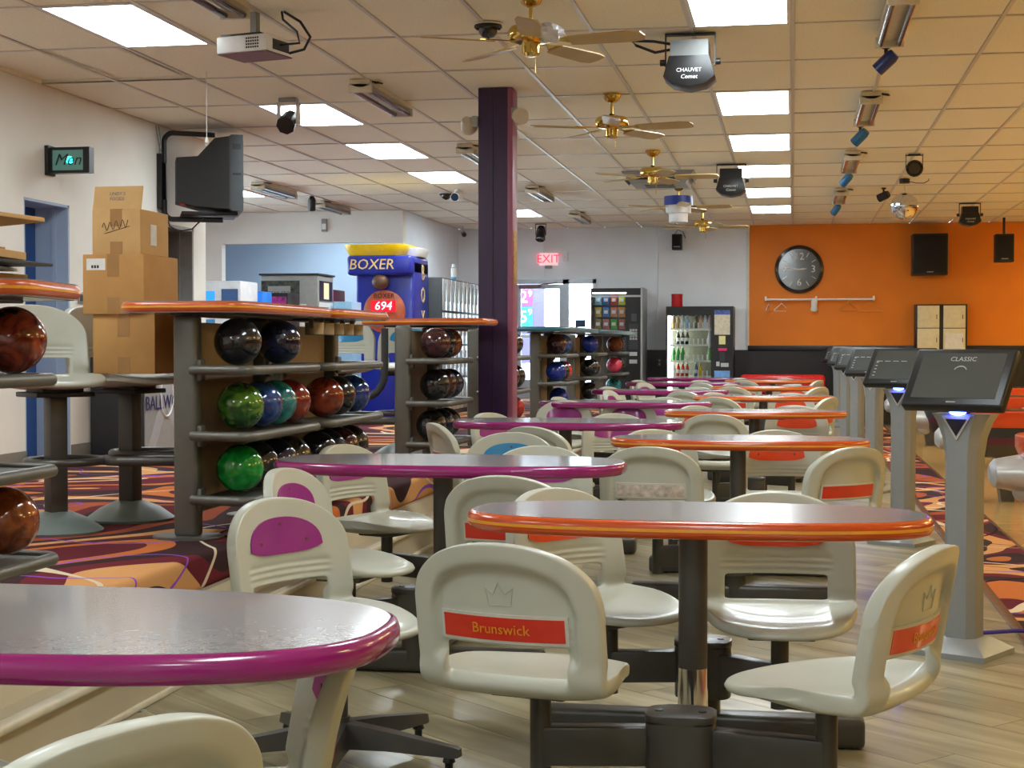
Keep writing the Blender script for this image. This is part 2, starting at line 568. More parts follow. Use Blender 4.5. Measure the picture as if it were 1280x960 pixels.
MB().box(-0.15, -0.12, D2[1] - 0.05, D2[1] - 0.03, 0, D2[2] - ZP - 0.03).build('door_stop', M_grey_pl, d)
MB().cyl((-0.26, D2[0] + 0.1, 1.0), (-0.2, D2[0] + 0.1, 1.0), 0.022).build('door_knob', M_chrome, d)

# alcove wall with a wide opening onto a pale blue room
YA = 21.6
AX0, AX1, AZ = -8.15, -5.72, 2.72
mb = MB(); mb.box(-9.4, AX0, YA, YA + 0.15, ZP, ZC); mb.box(AX0, AX1, YA, YA + 0.15, AZ, ZC); mb.box(AX1, XL, YA, YA + 0.15, ZP, ZC)
struct('wall_alcove', mb, M_white)
struct('wall_alcove_room', MB().box(-9.4, XL - 0.15, 24.2, 24.3, ZP, ZC), M_alcove)
struct('wall_alcove_side', MB().box(XL - 0.15, XL, YA + 0.15, YB, ZP, ZC), M_grey_wall)
mb = MB(); mb.box(-9.5, -9.4, 13.9, 15.2, ZP, ZC); mb.box(-9.5, -9.4, 20.6, 24.3, ZP, ZC); mb.box(-9.5, -9.4, 15.2, 20.6, ZP, 1.2); mb.box(-9.5, -9.4, 15.2, 20.6, 2.7, ZC)
struct('wall_far_left', mb, M_blue_wall)
w_ = thing('added_window', None, None, (-9.45, 15.2, 1.2)); w_['kind'] = 'structure'  # unseen window, added to bring daylight into the alcove
mb = MB()
for q in range(4): mb.box(-0.04, 0.04, q * 1.78, q * 1.78 + 0.06, 0, 1.5)
mb.box(-0.04, 0.04, 0, 5.4, 0, 0.06); mb.box(-0.04, 0.04, 0, 5.4, 1.44, 1.5)
mb.build('window_frame', M_white_pl, w_)
for q in range(3): MB().box(-0.004, 0.004, 0.06 + q * 1.78, 1.78 + q * 1.78, 0.06, 1.44).build('pane', M_glass, w_)

# back wall: grey-white left, orange right, black wainscot
DX0, DX1, DZ = -4.52, -3.16, 2.33       # glass door + side light
mb = MB()
mb.box(XL, DX0, YB, YB + 0.2, 0.0, ZC); mb.box(DX0, DX1, YB, YB + 0.2, DZ, ZC); mb.box(DX1, -0.71, YB, YB + 0.2, 0.0, ZC)
struct('wall_back', mb, M_grey_wall)
struct('wall_back_orange', MB().box(-0.71, XR, YB - 0.03, YB + 0.2, 0.0, ZC), M_orange_wall)
mb = MB(); mb.box(DX1 + 0.75, -0.71, YB - 0.035, YB, 0.0, 1.18); mb.box(-0.71, XR, YB - 0.065, YB - 0.03, 0.0, 1.235)
struct('trim_5', mb, M_black_wall)
struct('trim_6', MB().box(-0.71, XR, YB - 0.075, YB - 0.03, 1.16, 1.25, 0.006), M_black_wall)
struct('trim_7', MB().box(-0.735, -0.69, YB - 0.04, YB, 1.18, ZC, 0.005), mat('corner_bead_white', (222, 218, 208), 0.5))
struct('wall_front', MB().box(-9.6, XR, YN - 0.2, YN, 0, ZC), M_white)
struct('wall_right', MB().box(XR, XR + 0.2, YN, YB, 0, ZC), mat('far_lane_wall', (120, 84, 60), 0.7))
struct('trim_8', MB().cyl((-2.16, YB - 0.012, 1.3), (-2.16, YB - 0.012, ZC), 0.014, n=8).cyl((-4.02, YB - 0.012, 2.37), (-4.02, YB - 0.012, ZC), 0.012, n=8), M_grey_wall)

# ceiling: slab above, tiles in a grid of bars
ceil = struct('ceiling', MB().box(-9.6, XR, YN, YB + 0.2, ZC + 0.09, ZC + 0.2), M_slab)
GX, GY = 0.605, 1.226
X0, Y0 = -0.01, 8.30
cols = list(range(-16, 8)); rows = list(range(-1, 14))
LIGHTS = {}
for r in (0, 3, 5, 7, 9, 11): LIGHTS[(-1, r)] = 'right'
for r in (0, 3, 5, 7, 11): LIGHTS[(-7, r)] = 'left'
LIGHTS[(-12, 8)] = 'alcove'
OPEN_TILES = {(-9, 1), (-8, 1)}
tile_me = MB().box(-GX / 2 + 0.011, GX / 2 - 0.011, -GY / 2 + 0.011, GY / 2 - 0.011, -0.0, 0.016, 0.004, 1).mesh('ceiling_tile', M_tile)
vis = []
for c in cols:
    for r in rows:
        if (c, r) in LIGHTS or (c, r) in OPEN_TILES: continue
        x = X0 + (c + 0.5) * GX; y = Y0 + (r + 0.5) * GY
        if y > YB - 0.2: continue
        fwd = y * 0.984 - x * 0.1767; rt = x * 0.984 + y * 0.1767
        px = 640 + 1955 * rt / fwd
        py = 432 - 1955 * 1.92 / fwd
        seen = -140 < px < 1420 and py > -110 and not (x < XL - 0.3 and y < 13.5)
        vis.append((0 if seen else 1, y, x, c, r))
vis.sort()
restt = MB()
for k, (hid, y, x, c, r) in enumerate(vis):
    if not hid and k < 295:
        t = obj('ceiling_tile', tile_me, ceil, (x, y, ZC + 0.004 + random.uniform(0, 0.003)))
        t.rotation_euler = (R(random.uniform(-0.12, 0.12)), R(random.uniform(-0.2, 0.2)), 0)
    else:
        restt.box(x - GX / 2 + 0.011, x + GX / 2 - 0.011, y - GY / 2 + 0.011, y + GY / 2 - 0.011, ZC + 0.004, ZC + 0.02)
# everything outside the tiled bay
yt1 = Y0 + 14 * GY
restt.box(X0 + 8 * GX, XR, YN, YB, ZC + 0.004, ZC + 0.02)
restt.box(-9.6, X0 + 8 * GX, YN, Y0 - GY, ZC + 0.004, ZC + 0.02)
o = restt.build('ceiling_tile_field', M_tile, ceil); o['kind'] = 'stuff'
for c in range(-16, 9):
    x = X0 + c * GX
    MB().box(x - 0.012, x + 0.012, Y0 - GY, YB, ZC - 0.002, ZC + 0.008).build('grid_runner', M_tbar, ceil)
for r in range(-1, 15):
    y = Y0 + r * GY
    if y > YB: continue
    MB().box(-9.6, X0 + 8 * GX, y - 0.012, y + 0.012, ZC - 0.001, ZC + 0.0075).build('grid_cross_bar', M_tbar, ceil)
MB().box(X0 + 8 * GX - 0.01, X0 + 8 * GX + 0.01, Y0 - GY, YB, ZC, ZC + 0.09).build('bulkhead', M_tile, ceil)
# sagging tile dropped from the open bay by the left wall
sag = MB()
sag.box(-GX + 0.01, GX - 0.10, -GY / 2 + 0.015, GY / 2 - 0.015, 0, 0.016, 0.003, 1)
o = sag.build('sagging_tile', M_tile, ceil, (X0 - 8 * GX, Y0 + 1.5 * GY, ZC + 0.022), (R(0.5), R(0.3), 0))
MB().box(X0 - 9 * GX, X0 - 7 * GX, Y0 + 2 * GY - 0.012, Y0 + 2 * GY + 0.01, ZC, ZC + 0.07).build('bay_side', M_tile, ceil)
MB().box(X0 - 9 * GX - 0.005, X0 - 9 * GX + 0.02, Y0 + GY, Y0 + 2 * GY, ZC, ZC + 0.07).build('bay_side', M_tile, ceil)
def ceiling_light(x, y, label, group, warm=False):
    t = thing('ceiling_light', label, 'light', (x, y, ZC + 0.01), 0, group)
    hx, hy = GX / 2 - 0.012, GY / 2 - 0.012
    fr = MB()
    fr.box(-hx, hx, -hy, -hy + 0.022, -0.014, 0.05); fr.box(-hx, hx, hy - 0.022, hy, -0.014, 0.05)
    fr.box(-hx, -hx + 0.022, -hy + 0.022, hy - 0.022, -0.014, 0.05); fr.box(hx - 0.022, hx, -hy + 0.022, hy - 0.022, -0.014, 0.05)
    fr.build('frame', M_white_pl, t)
    MB().box(-hx + 0.022, hx - 0.022, -hy + 0.022, hy - 0.022, -0.012, 0.0).build('diffuser', M_lens_warm if warm else M_lens, t)
    return t
ordn = ['first', 'second', 'third', 'fourth', 'fifth', 'sixth']
cr = {'right': 0, 'left': 0, 'alcove': 0}
for (c, r), g in LIGHTS.items():
    x = X0 + (c + 0.5) * GX; y = Y0 + (r + 0.5) * GY
    k = cr[g]; cr[g] += 1
    if g == 'right': lab = 'bright ceiling light panel, %s from camera in row above orange tables' % ordn[k]
    elif g == 'left': lab = 'bright ceiling light panel, %s from camera in row above ball racks' % ordn[k]
    else: lab = 'bright ceiling light panel beside the wall-mounted television'
    ceiling_light(x, y, lab, 'ceiling light panels')
# added panels out of view, put in to light the seating area
for (x, y) in ((-0.31, 5.2), (-0.31, 1.2), (-0.31, -2.2), (-3.9, 5.2), (-3.9, 1.2), (-3.9, -2.2)):
    ceiling_light(x, y, 'added ceiling light panel out of view, lighting the room', 'added ceiling light panels out of view')
for (x, y) in ((-7.0, 22.9), (-8.2, 16.5)):  # hidden panels added to brighten the dark alcove
    ceiling_light(x, y, 'added ceiling light panel brightening the arcade alcove, hidden from view', 'added alcove light panels')
for (x, y) in ((4.6, 4.0), (4.6, 9.0), (4.6, 14.0), (4.6, 19.0), (5.6, 23.5), (9, 6), (9, 12), (9, 18)):  # unseen warm panels added for more light on the lanes side
    ceiling_light(x, y, 'added warm ceiling light panel brightening the lanes, out of view', 'added warm light panels over the lanes', True)

# ------------------------------------------------------------------ column
col = thing('column', 'purple painted steel column rising from the step to the ceiling', 'column', (-2.19, 11.6, 0.16))
CH = ZC - 0.16
mb = MB()
mb.box(-0.13, 0.09, -0.10, -0.088, 0, CH); mb.box(-0.026, -0.014, -0.088, 0.088, 0, CH); mb.box(-0.13, 0.09, 0.088, 0.10, 0, CH)
mb.box(-0.13, -0.022, -0.093, 0.093, 0, CH)
mb.build('shaft', M_purple, col)
MB().box(0.09, 0.13, -0.10, 0.10, 0, CH, 0.004).build('side_flange', mat('column_plum', (150, 84, 110), 0.4), col)
MB().box(-0.024, -0.016, -0.106, -0.10, 0, CH).build('seam', mat('column_dark_seam', (36, 16, 48), 0.4), col)
MB().box(0.131, 0.134, -0.07, 0.06, 1.55, 1.95).build('poster', mat('poster_mustard', (176, 132, 40), 0.5, var=0.4, scale=30), col)

# ------------------------------------------------------------------ chairs
SZ = 0.44
HW = 0.225
# overall proportions of the moulded seat (wider and a little taller than the base grid)
CHAIR_S = Matrix.Translation((0, 0, SZ)) @ Matrix.Diagonal((1.09, 1.05, 1.06, 1)) @ Matrix.Translation((0, 0, -SZ))
def arch_top(t):
    return 0.604 + 0.161 * max(0.0, 1 - abs(t) ** 2.25) ** (1 / 2.25)
def back_y(x, z):
    t = x / HW
    return -0.205 - (z - 0.5) * 0.17 + 0.055 * t * t
def zin_top(t):
    """upper edge of the recessed panel on the rear of the back"""
    return 0.597 + 0.108 * max(0.0, 1 - (abs(t) / 0.74) ** 2.4) ** (1 / 2.4)
def chair_shell():
    half = [0.0, 0.12, 0.24, 0.36, 0.47, 0.57, 0.65, 0.715, 0.765, 0.83, 0.90, 0.955, 1.0]
    ts = [-h for h in half[:0:-1]] + half
    zrows = [0.500, 0.512, 0.526, 0.5365, 0.5425, 0.5485, 0.5545, 0.5605, 0.5665, 0.5725, 0.5785, 0.586]
    groove = {0.5365, 0.5425, 0.5545, 0.5605, 0.5725, 0.5785}
    F = []; info = []
    NS = 9
    for k in range(NS + 1):
        s = k / NS
        row = []
        for t in ts:
            x = t * HW * (1.0 - 0.10 * (1 - s) ** 2)
            yf = -0.015 + 0.255 * max(0.0, 1 - abs(t) ** 2.2) ** (1 / 2.2)
            y = yf + (-0.145 - yf) * s
            lip = max(0.0, 1 - s / 0.3)
            z = SZ - 0.014 * lip * lip + 0.020 * abs(t) ** 4 - 0.014 * math.sin(PI * min(1, max(0, s))) * (1 - t * t)
            row.append(Vector((x, y, z)))
        F.append(row); info.append(('seat', s))
    for k in range(1, 6):
        a = R(84) * k / 5
        row = []
        for t in ts:
            x = t * HW
            wrap = 0.055 * t * t * (k / 5)
            row.append(Vector((x, -0.145 - 0.058 * math.sin(a) + wrap, SZ + 0.020 * abs(t) ** 4 * (1 - k / 5) + 0.052 * (1 - math.cos(a)))))
        F.append(row); info.append(('corner', k))
    for z in zrows:
        row = []
        for t in ts:
            x = t * HW
            y = back_y(x, z)
            if z in groove and abs(t) < 0.66: y -= 0.006
            row.append(Vector((x, y, z)))
        F.append(row); info.append(('in', z))
    for v in (0.3, 0.6, 0.85, 1.0):
        F.append([Vector((t * HW, back_y(t * HW, 0.586 + v * (zin_top(t) - 0.586)), 0.586 + v * (zin_top(t) - 0.586))) for t in ts]); info.append(('in', 0.7 + v))
    for v in (0.18, 0.5, 0.8, 0.95, 1.0):
        row = []
        for t in ts:
            z = zin_top(t) + v * (arch_top(t) - zin_top(t))
            row.append(Vector((t * HW, back_y(t * HW, z), z)))
        F.append(row); info.append(('rim', v))
    nr = len(F); nc = len(ts)
    B = []
    for i in range(nr):
        row = []
        for j in range(nc):
            a = F[min(i + 1, nr - 1)][j] - F[max(i - 1, 0)][j]
            b = F[i][min(j + 1, nc - 1)] - F[i][max(j - 1, 0)]
            n = a.cross(b)
            if n.length < 1e-9: n = Vector((0, -1, 0))
            n.normalize()
            kind, q = info[i]
            if kind in ('in', 'rim') and n.y > 0: n = -n
            if kind == 'seat' and n.z > 0: n = -n
            if kind == 'corner' and (n.y > 0 or (n.y > -0.3 and n.z > 0)): n = -n
            t = ts[j]; p = F[i][j]
            th = 0.038
            if kind in ('in', 'rim'):
                th = 0.011 if (kind == 'in' and abs(t) < 0.73) else 0.038
                n = Vector((0, -1, 0)) * 0.9 + n * 0.1; n.normalize()
            if kind == 'seat':
                th = 0.024 + 0.020 * min(1, q * 1.4)
                n = Vector((0, 0, -1))
            if kind == 'corner':
                th = 0.044 - 0.006 * q / 5
                n = Vector((0, -math.sin(R(84) * q / 5), -math.cos(R(84) * q / 5)))
            row.append(p + n * th)
        B.append(row)
    bm = bmesh.new()
    VF = [[bm.verts.new(p) for p in r] for r in F]
    VB = [[bm.verts.new(p) for p in r] for r in B]
    def hole(i, j):
        k, q = info[i]
        tc = (ts[j] + ts[j + 1]) / 2
        return abs(tc) < 0.66 and ((k == 'corner' and q >= 3) or (k == 'in' and q < 0.515))
    keep = {(i, j) for i in range(nr - 1) for j in range(nc - 1) if not hole(i, j)}
    for (i, j) in keep:
        bm.faces.new((VF[i][j], VF[i][j + 1], VF[i + 1][j + 1], VF[i + 1][j]))
        bm.faces.new((VB[i + 1][j], VB[i + 1][j + 1], VB[i][j + 1], VB[i][j]))
        for (di, dj, a, b) in ((-1, 0, (i, j), (i, j + 1)), (1, 0, (i + 1, j), (i + 1, j + 1)), (0, -1, (i, j), (i + 1, j)), (0, 1, (i, j + 1), (i + 1, j + 1))):
            if (i + di, j + dj) not in keep:
                try: bm.faces.new((VF[a[0]][a[1]], VF[b[0]][b[1]], VB[b[0]][b[1]], VB[a[0]][a[1]]))
                except ValueError: pass
    bmesh.ops.recalc_face_normals(bm, faces=bm.faces)
    me = bpy.data.meshes.new('shell'); bm.to_mesh(me); bm.free()
    t = bpy.data.objects.new('tmp', me); COL.objects.link(t)
    sm = t.modifiers.new('s', 'SUBSURF'); sm.levels = 1; sm.render_levels = 1
    dg = bpy.context.evaluated_depsgraph_get()
    me2 = bpy.data.meshes.new_from_object(t.evaluated_get(dg))
    bpy.data.objects.remove(t, do_unlink=True)
    me2.name = 'shell'
    me2.transform(CHAIR_S)
    me2.polygons.foreach_set('use_smooth', [True] * len(me2.polygons))
    me2.materials.clear(); me2.materials.append(M_shell)
    return me2
SHELL = chair_shell()

def surf_patch(outline, off, th, m, name):
    """patch following the chair back; outline(u) gives (zlo, zhi) for x"""
    bm = bmesh.new()
    NXp, NZ = 20, 5
    xs = [outline['hw'] * math.sin(PI / 2 * (-1 + 2 * i / NXp)) for i in range(NXp + 1)]
    g = []
    for layer in (0, 1):
        rows_ = []
        for k in range(NZ + 1):
            r_ = []
            for x in xs:
                lo, hi = outline['f'](x)
                z = lo + (hi - lo) * k / NZ
                r_.append(bm.verts.new((x, back_y(x, z) + off + (th if layer else 0), z)))
            rows_.append(r_)
        g.append(rows_)
    for k in range(NZ):
        for i in range(NXp):
            bm.faces.new((g[0][k][i], g[0][k][i + 1], g[0][k + 1][i + 1], g[0][k + 1][i]))
            bm.faces.new((g[1][k + 1][i], g[1][k + 1][i + 1], g[1][k][i + 1], g[1][k][i]))
    for i in range(NXp):
        bm.faces.new((g[0][0][i], g[1][0][i], g[1][0][i + 1], g[0][0][i + 1]))
        bm.faces.new((g[0][NZ][i + 1], g[1][NZ][i + 1], g[1][NZ][i], g[0][NZ][i]))
    for k in range(NZ):
        bm.faces.new((g[0][k + 1][0], g[1][k + 1][0], g[1][k][0], g[0][k][0]))
        bm.faces.new((g[0][k][NXp], g[1][k][NXp], g[1][k + 1][NXp], g[0][k + 1][NXp]))
    bmesh.ops.remove_doubles(bm, verts=bm.verts, dist=1e-5)
    bmesh.ops.recalc_face_normals(bm, faces=bm.faces)
    me = bpy.data.meshes.new(name); bm.to_mesh(me); bm.free()
    me.polygons.foreach_set('use_smooth', [True] * len(me.polygons))
    try: me.set_sharp_from_angle(angle=R(40))
    except Exception: pass
    me.materials.append(m)
    me.transform(CHAIR_S)
    return me
PH = 0.140
def d_shape(x):
    u = min(1, abs(x) / PH)
    return (0.606 + 0.018 * u ** 4, 0.628 + 0.082 * max(0.0, 1 - u ** 2.3) ** (1 / 2.3))
INSERT = {k: surf_patch({'hw': PH, 'f': d_shape}, 0.0, 0.0045, m, 'back_insert') for k, m in
          (('orange', M_chair_orange), ('purple', M_chair_purple), ('blue', M_chair_blue))}
M_strip_frame = mat('strip_frame', (204, 202, 190), 0.45)
STRIP_FRAME = surf_patch({'hw': 0.152, 'f': lambda x: (0.533, 0.600)}, -0.0185, 0.008, M_strip_frame, 'strip_frame')
STRIP = {k: surf_patch({'hw': 0.145, 'f': lambda x: (0.540, 0.593)}, -0.0200, 0.003, m, 'brand_strip') for k, m in
         (('red', M_strip_red), ('worn', M_strip_worn))}
SCREW = MB().cyl((0, 0.003, 0), (0, 0.0065, 0), 0.006, n=10).mesh('screw', mat('insert_screw', (120, 60, 80), 0.4))
def crown_mesh():
    mb = MB()
    P = [(-0.034, 0.662), (-0.026, 0.620), (0.026, 0.620), (0.034, 0.662), (0.014, 0.646), (0.0, 0.674), (-0.014, 0.646), (-0.034, 0.662)]
    mb.tube([(x, back_y(x, z) - 0.0125, z) for x, z in P], 0.0013, n=6)
    me = mb.mesh('crown_emboss', M_shell); me.transform(CHAIR_S); return me
CROWN = crown_mesh()
SEATPLATE = MB().box(-0.10, 0.10, -0.09, 0.09, SZ - 0.066, SZ - 0.038, 0.006).mesh('seat_plate', M_steel)
ARM_Z = 0.245
POST_FIX = MB().cyl((0, 0, 0.155), (0, 0, SZ - 0.06), 0.027, n=20).mesh('seat_post', M_steel)
POST_BAR = None
BRAND_ME = text_mesh('Brunswick', 0.036, M_letters, 0.0006)
for v in BRAND_ME.vertices:            # lettering follows the curved, leaning back
    v.co.z += -0.0577 * (v.co.x / (HW * 1.09)) ** 2 + 0.168 * v.co.y
def brand_text(parent):
    me = BRAND_ME
    o = obj('lettering', me, parent, CHAIR_S @ Vector((0, back_y(0, 0.5665) - 0.0212, 0.5655)), (R(90), 0, 0))
    return o

def chair(label, group, x, y, face, insert='orange', strip='red', letters=False, z=0.0, post=POST_FIX, small=False):
    """face: degrees clockwise from +Y"""
    t = thing('swivel_chair', label, 'chair', (x, y, z), R(-face), group)
    obj('shell', SHELL, t)
    if insert:
        ins = obj('back_insert', INSERT[insert], t)
        if not small:
            for sx, sz in ((-0.09, 0.64), (0.09, 0.64), (0.0, 0.69)): obj('screw', SCREW, ins, CHAIR_S @ Vector((sx, back_y(sx, sz), sz)))
    if strip:
        obj('strip_frame', STRIP_FRAME, t)
        st = obj('brand_strip', STRIP[strip], t)
        if letters: brand_text(st)
    if letters: obj('crown_emboss', CROWN, t)
    obj('seat_plate', SEATPLATE, t)
    if post: obj('seat_post', post, t)
    return t

# ------------------------------------------------------------------ tables
def outline(a, b, n=2.7, N=72):
    P = []
    for i in range(N):
        th = 2 * PI * i / N
        c, s = math.cos(th), math.sin(th)
        P.append((a * math.copysign(abs(c) ** (2 / n), c), b * math.copysign(abs(s) ** (2 / n), s)))
    return P
def rim_rings(a, b, prof, n=2.7):
    return [[(x, y, z) for x, y in outline(a + o, b + o, n)] for o, z in prof]
def rim_mesh(a, b, zt, m, th=0.05, n=2.7):
    k = th / 0.05
    prof = [(-0.02, zt - 0.001), (0.002, zt), (0.012, zt - 0.005 * k), (0.017, zt - 0.016 * k), (0.017, zt - 0.034 * k), (0.010, zt - 0.046 * k), (0.0, zt - 0.05 * k), (-0.02, zt - 0.05 * k), (-0.02, zt - 0.001)]
    return MB().loft(rim_rings(a, b, prof, n), cap=False).mesh('edge_band', m, 60)
def stripe_mesh(a, b, zt, m, th=0.05, n=2.7):
    k = th / 0.05
    prof = [(0.014, zt - 0.020 * k), (0.0186, zt - 0.021 * k), (0.0186, zt - 0.029 * k), (0.014, zt - 0.030 * k)]
    return MB().loft(rim_rings(a, b, prof, n), cap=False).mesh('edge_stripe', m, 60)
TZ = 0.77
TSIZE = {'orange': (0.662, 0.285), 'purple': (0.742, 0.345)}
TOP = {c: MB().prism(outline(a_ - 0.012, b_ - 0.012), TZ - 0.045, TZ + 0.0005).mesh('tabletop', M_lam) for c, (a_, b_) in TSIZE.items()}
RIM = {c: rim_mesh(TSIZE[c][0] - 0.012, TSIZE[c][1] - 0.012, TZ, m) for c, m in (('orange', M_rim_orange), ('purple', M_rim_purple))}
STRIPE = stripe_mesh(TSIZE['orange'][0] - 0.012, TSIZE['orange'][1] - 0.012, TZ, M_rim_yellow)
TPOST = MB().cyl((0, -0.12, 0.05), (0, -0.12, TZ - 0.05), 0.041, n=24).mesh('table_post', M_steel)
TCOLLAR = MB().cyl((0, -0.12, 0.10), (0, -0.12, 0.34), 0.044, 0.042, n=24).mesh('post_sleeve', M_chrome)
TPLATE = MB().box(-0.22, 0.22, -0.11, 0.11, TZ - 0.062, TZ - 0.046, 0.004).mesh('mounting_plate', M_steel)
HUBF, HUBB = -0.60, 0.40
HUB = MB().prism(outline(0.088, 0.075, 3.5, 32), 0.145, 0.305, 0.006).cyl((0, 0, 0.05), (0, 0, 0.15), 0.055, n=16).mesh('hub', M_steel)
HUBCAP = MB().prism(outline(0.090, 0.077, 3.5, 32), 0.305, 0.325, 0.006).cyl((-0.055, 0, 0.32), (-0.055, 0, 0.328), 0.011, n=10).cyl((0.055, 0, 0.32), (0.055, 0, 0.328), 0.011, n=10).mesh('hub_cap', M_steel)
BAR = MB().box(-0.50, 0.50, -0.05, 0.05, 0.004, 0.095, 0.018, 3).mesh('base_bar', M_steel)
BEAM = MB().box(-0.04, 0.04, HUBF, HUBB, 0.012, 0.085, 0.01, 2).mesh('base_beam', M_steel)
BARFOOT = MB().cyl((0, 0, 0.0), (0, 0, 0.012), 0.03, n=14).mesh('leveling_foot', M_black)
def arm_mesh(p0, p1):
    p0 = Vector(p0); p1 = Vector(p1)
    d = p1 - p0; L = d.length; d.normalize()
    M = Matrix.Translation(p0) @ d.to_track_quat('X', 'Z').to_matrix().to_4x4()
    return MB().box(0.03, L, -0.028, 0.028, -0.055, 0.045, 0.008, 2, M=M).mesh('seat_arm', M_steel)

def table(color, x, y, label, seats):
    t = thing('bowling_table', label, 'table', (x, y, 0), 0, '%s edged tables' % color)
    top = obj('tabletop', TOP[color], t)
    rim = obj('edge_band', RIM[color], t)
    if color == 'orange': obj('edge_stripe', STRIPE, rim)
    obj('mounting_plate', TPLATE, t)
    obj('table_post', TPOST, t)
    obj('post_sleeve', TCOLLAR, t)
    for hy in (HUBF, HUBB):
        h = obj('hub', HUB, t, (0, hy, 0)); obj('hub_cap', HUBCAP, h)
        b = obj('base_bar', BAR, t, (0, hy, 0))
        for q in (-0.42, 0.42): obj('leveling_foot', BARFOOT, b, (q, 0, 0))
    obj('base_beam', BEAM, t)
    for (sx, sy) in seats:
        hy = HUBF if sy < 0 else HUBB
        obj('seat_arm', arm_mesh((0, hy, ARM_Z), (sx, sy, ARM_Z)), t)
    return t

POS = {'fl': 'near left', 'fr': 'near right', 'bl': 'far left', 'br': 'far right'}
tord = ['nearest', 'second nearest', 'third nearest', 'fourth nearest', 'fifth nearest', 'sixth nearest', 'farthest']
# orange tables
OX = -0.275
OY = [4.55, 8.22, 11.7, 15.2, 18.75, 22.25]
O_SEATS = {'fl': (-0.35, -0.66, 14), 'fr': (0.36, -0.68, -66), 'bl': (-0.29, 0.34, 128), 'br': (0.24, 0.22, 176)}
rnd = random.Random(3)
for k, y in enumerate(OY):
    seats = {}
    for p, (sx, sy, f) in O_SEATS.items():
        if k >= 1: f = f + rnd.uniform(-14, 14); sx += rnd.uniform(-0.02, 0.02)
        seats[p] = (sx, sy, f)
    if k == 1:
        seats['fl'] = (-0.36, -0.72, 4); seats['fr'] = (0.38, -0.64, -42); seats['br'] = (0.22, 0.28, 172); seats['bl'] = (-0.36, 0.26, 150)
    if k == 2:
        seats['fl'] = (-0.25, -0.70, 2); seats['fr'] = (0.33, 1.0, 8); seats['br'] = (0.27, 0.25, 190)
    table('orange', OX, y, '%s table with grey top and orange edge with yellow line' % tord[k], [s[:2] for s in seats.values()])
    for p, (sx, sy, f) in seats.items():
        st = 'worn' if (k, p) == (1, 'fl') else 'red'
        nm = '%s stone plastic swivel chair with orange insert at the %s orange table' % (POS[p], tord[k])
        chair(nm, 'orange insert chairs', OX + sx, y + sy, f, 'orange', st, letters=(k == 0 and p in ('fl', 'fr')), small=k > 1)
# purple tables
PX = -1.42
PY = [2.58, 6.42, 9.95, 13.45, 17.0, 20.55, 23.6]
P_SEATS = {'fl': (-0.22, -0.76, 98), 'fr': (0.43, -0.63, 8), 'bl': (-0.43, 0.60, 112), 'br': (0.30, 0.50, 172)}
for k, y in enumerate(PY):
    seats = {}
    for p, (sx, sy, f) in P_SEATS.items():
        if k >= 2: f = f + rnd.uniform(-25, 25)
        seats[p] = (sx, sy, f)
    if k == 0:
        seats = {'fr': (0.385, -0.61, -58), 'br': (0.33, 0.20, -110), 'bl': (-0.27, 0.20, 118)}
    if k == 2: seats['fr'] = (0.04, -0.80, 25); seats['fl'] = (-0.48, -0.6, 60)
    if k == 3: seats['fl'] = (-0.50, -0.50, 182); seats['fr'] = (0.06, -0.48, 178)
    if k == 6: seats = {}
    table('purple', PX, y, '%s table with grey top and purple edge' % tord[k], [s[:2] for s in seats.values()])
    for p, (sx, sy, f) in seats.items():
        nm = '%s stone plastic swivel chair with purple insert at the %s purple table' % (POS[p], tord[k])
        chair(nm, 'purple insert chairs', PX + sx, y + sy, f, 'purple', 'red', small=k > 1, z=-0.072 if k == 0 and p != 'fr' else 0.0)
# chairs on their own star bases
def star_base(parent):
    MB().cyl((0, 0, 0.06), (0, 0, 0.15), 0.036, 0.03, n=18).cyl((0, 0, 0.14), (0, 0, SZ - 0.06), 0.024, n=16).build('seat_post', M_steel, parent)
    for a in (34, 106, 178, 250, 322):
        d = Vector((math.cos(R(a)), math.sin(R(a)), 0))
        rings = []
        n = Vector((-d.y, d.x, 0))
        for s, w, z0, z1 in ((0.02, 0.036, 0.06, 0.135), (0.16, 0.03, 0.065, 0.12), (0.37, 0.021, 0.06, 0.09), (0.385, 0.015, 0.062, 0.085)):
            c = d * s
            rings.append([tuple(c - n * w + Vector((0, 0, z0))), tuple(c + n * w + Vector((0, 0, z0))), tuple(c + n * w * 0.7 + Vector((0, 0, z1))), tuple(c - n * w * 0.7 + Vector((0, 0, z1)))])
        l = MB().loft(rings).build('base_leg', M_steel, parent)
        c = d * 0.35
        MB().lathe([(0.0, 0.0), (0.024, 0.0), (0.026, 0.012), (0.012, 0.02), (0.012, 0.04), (0.019, 0.045), (0.012, 0.068), (0, 0.068)], 14, (c.x, c.y, 0)).build('foot', M_black, l)
c = chair('purple insert chair on a five-legged star base behind the nearest purple table', 'star base chairs', -1.32, 4.46, 116, 'purple', 'red', post=None)
star_base(c)
c = chair('blue insert chair on a star base facing the camera behind the second purple table', 'star base chairs', -1.47, 8.02, 176, 'blue', 'red', post=None)
star_base(c)

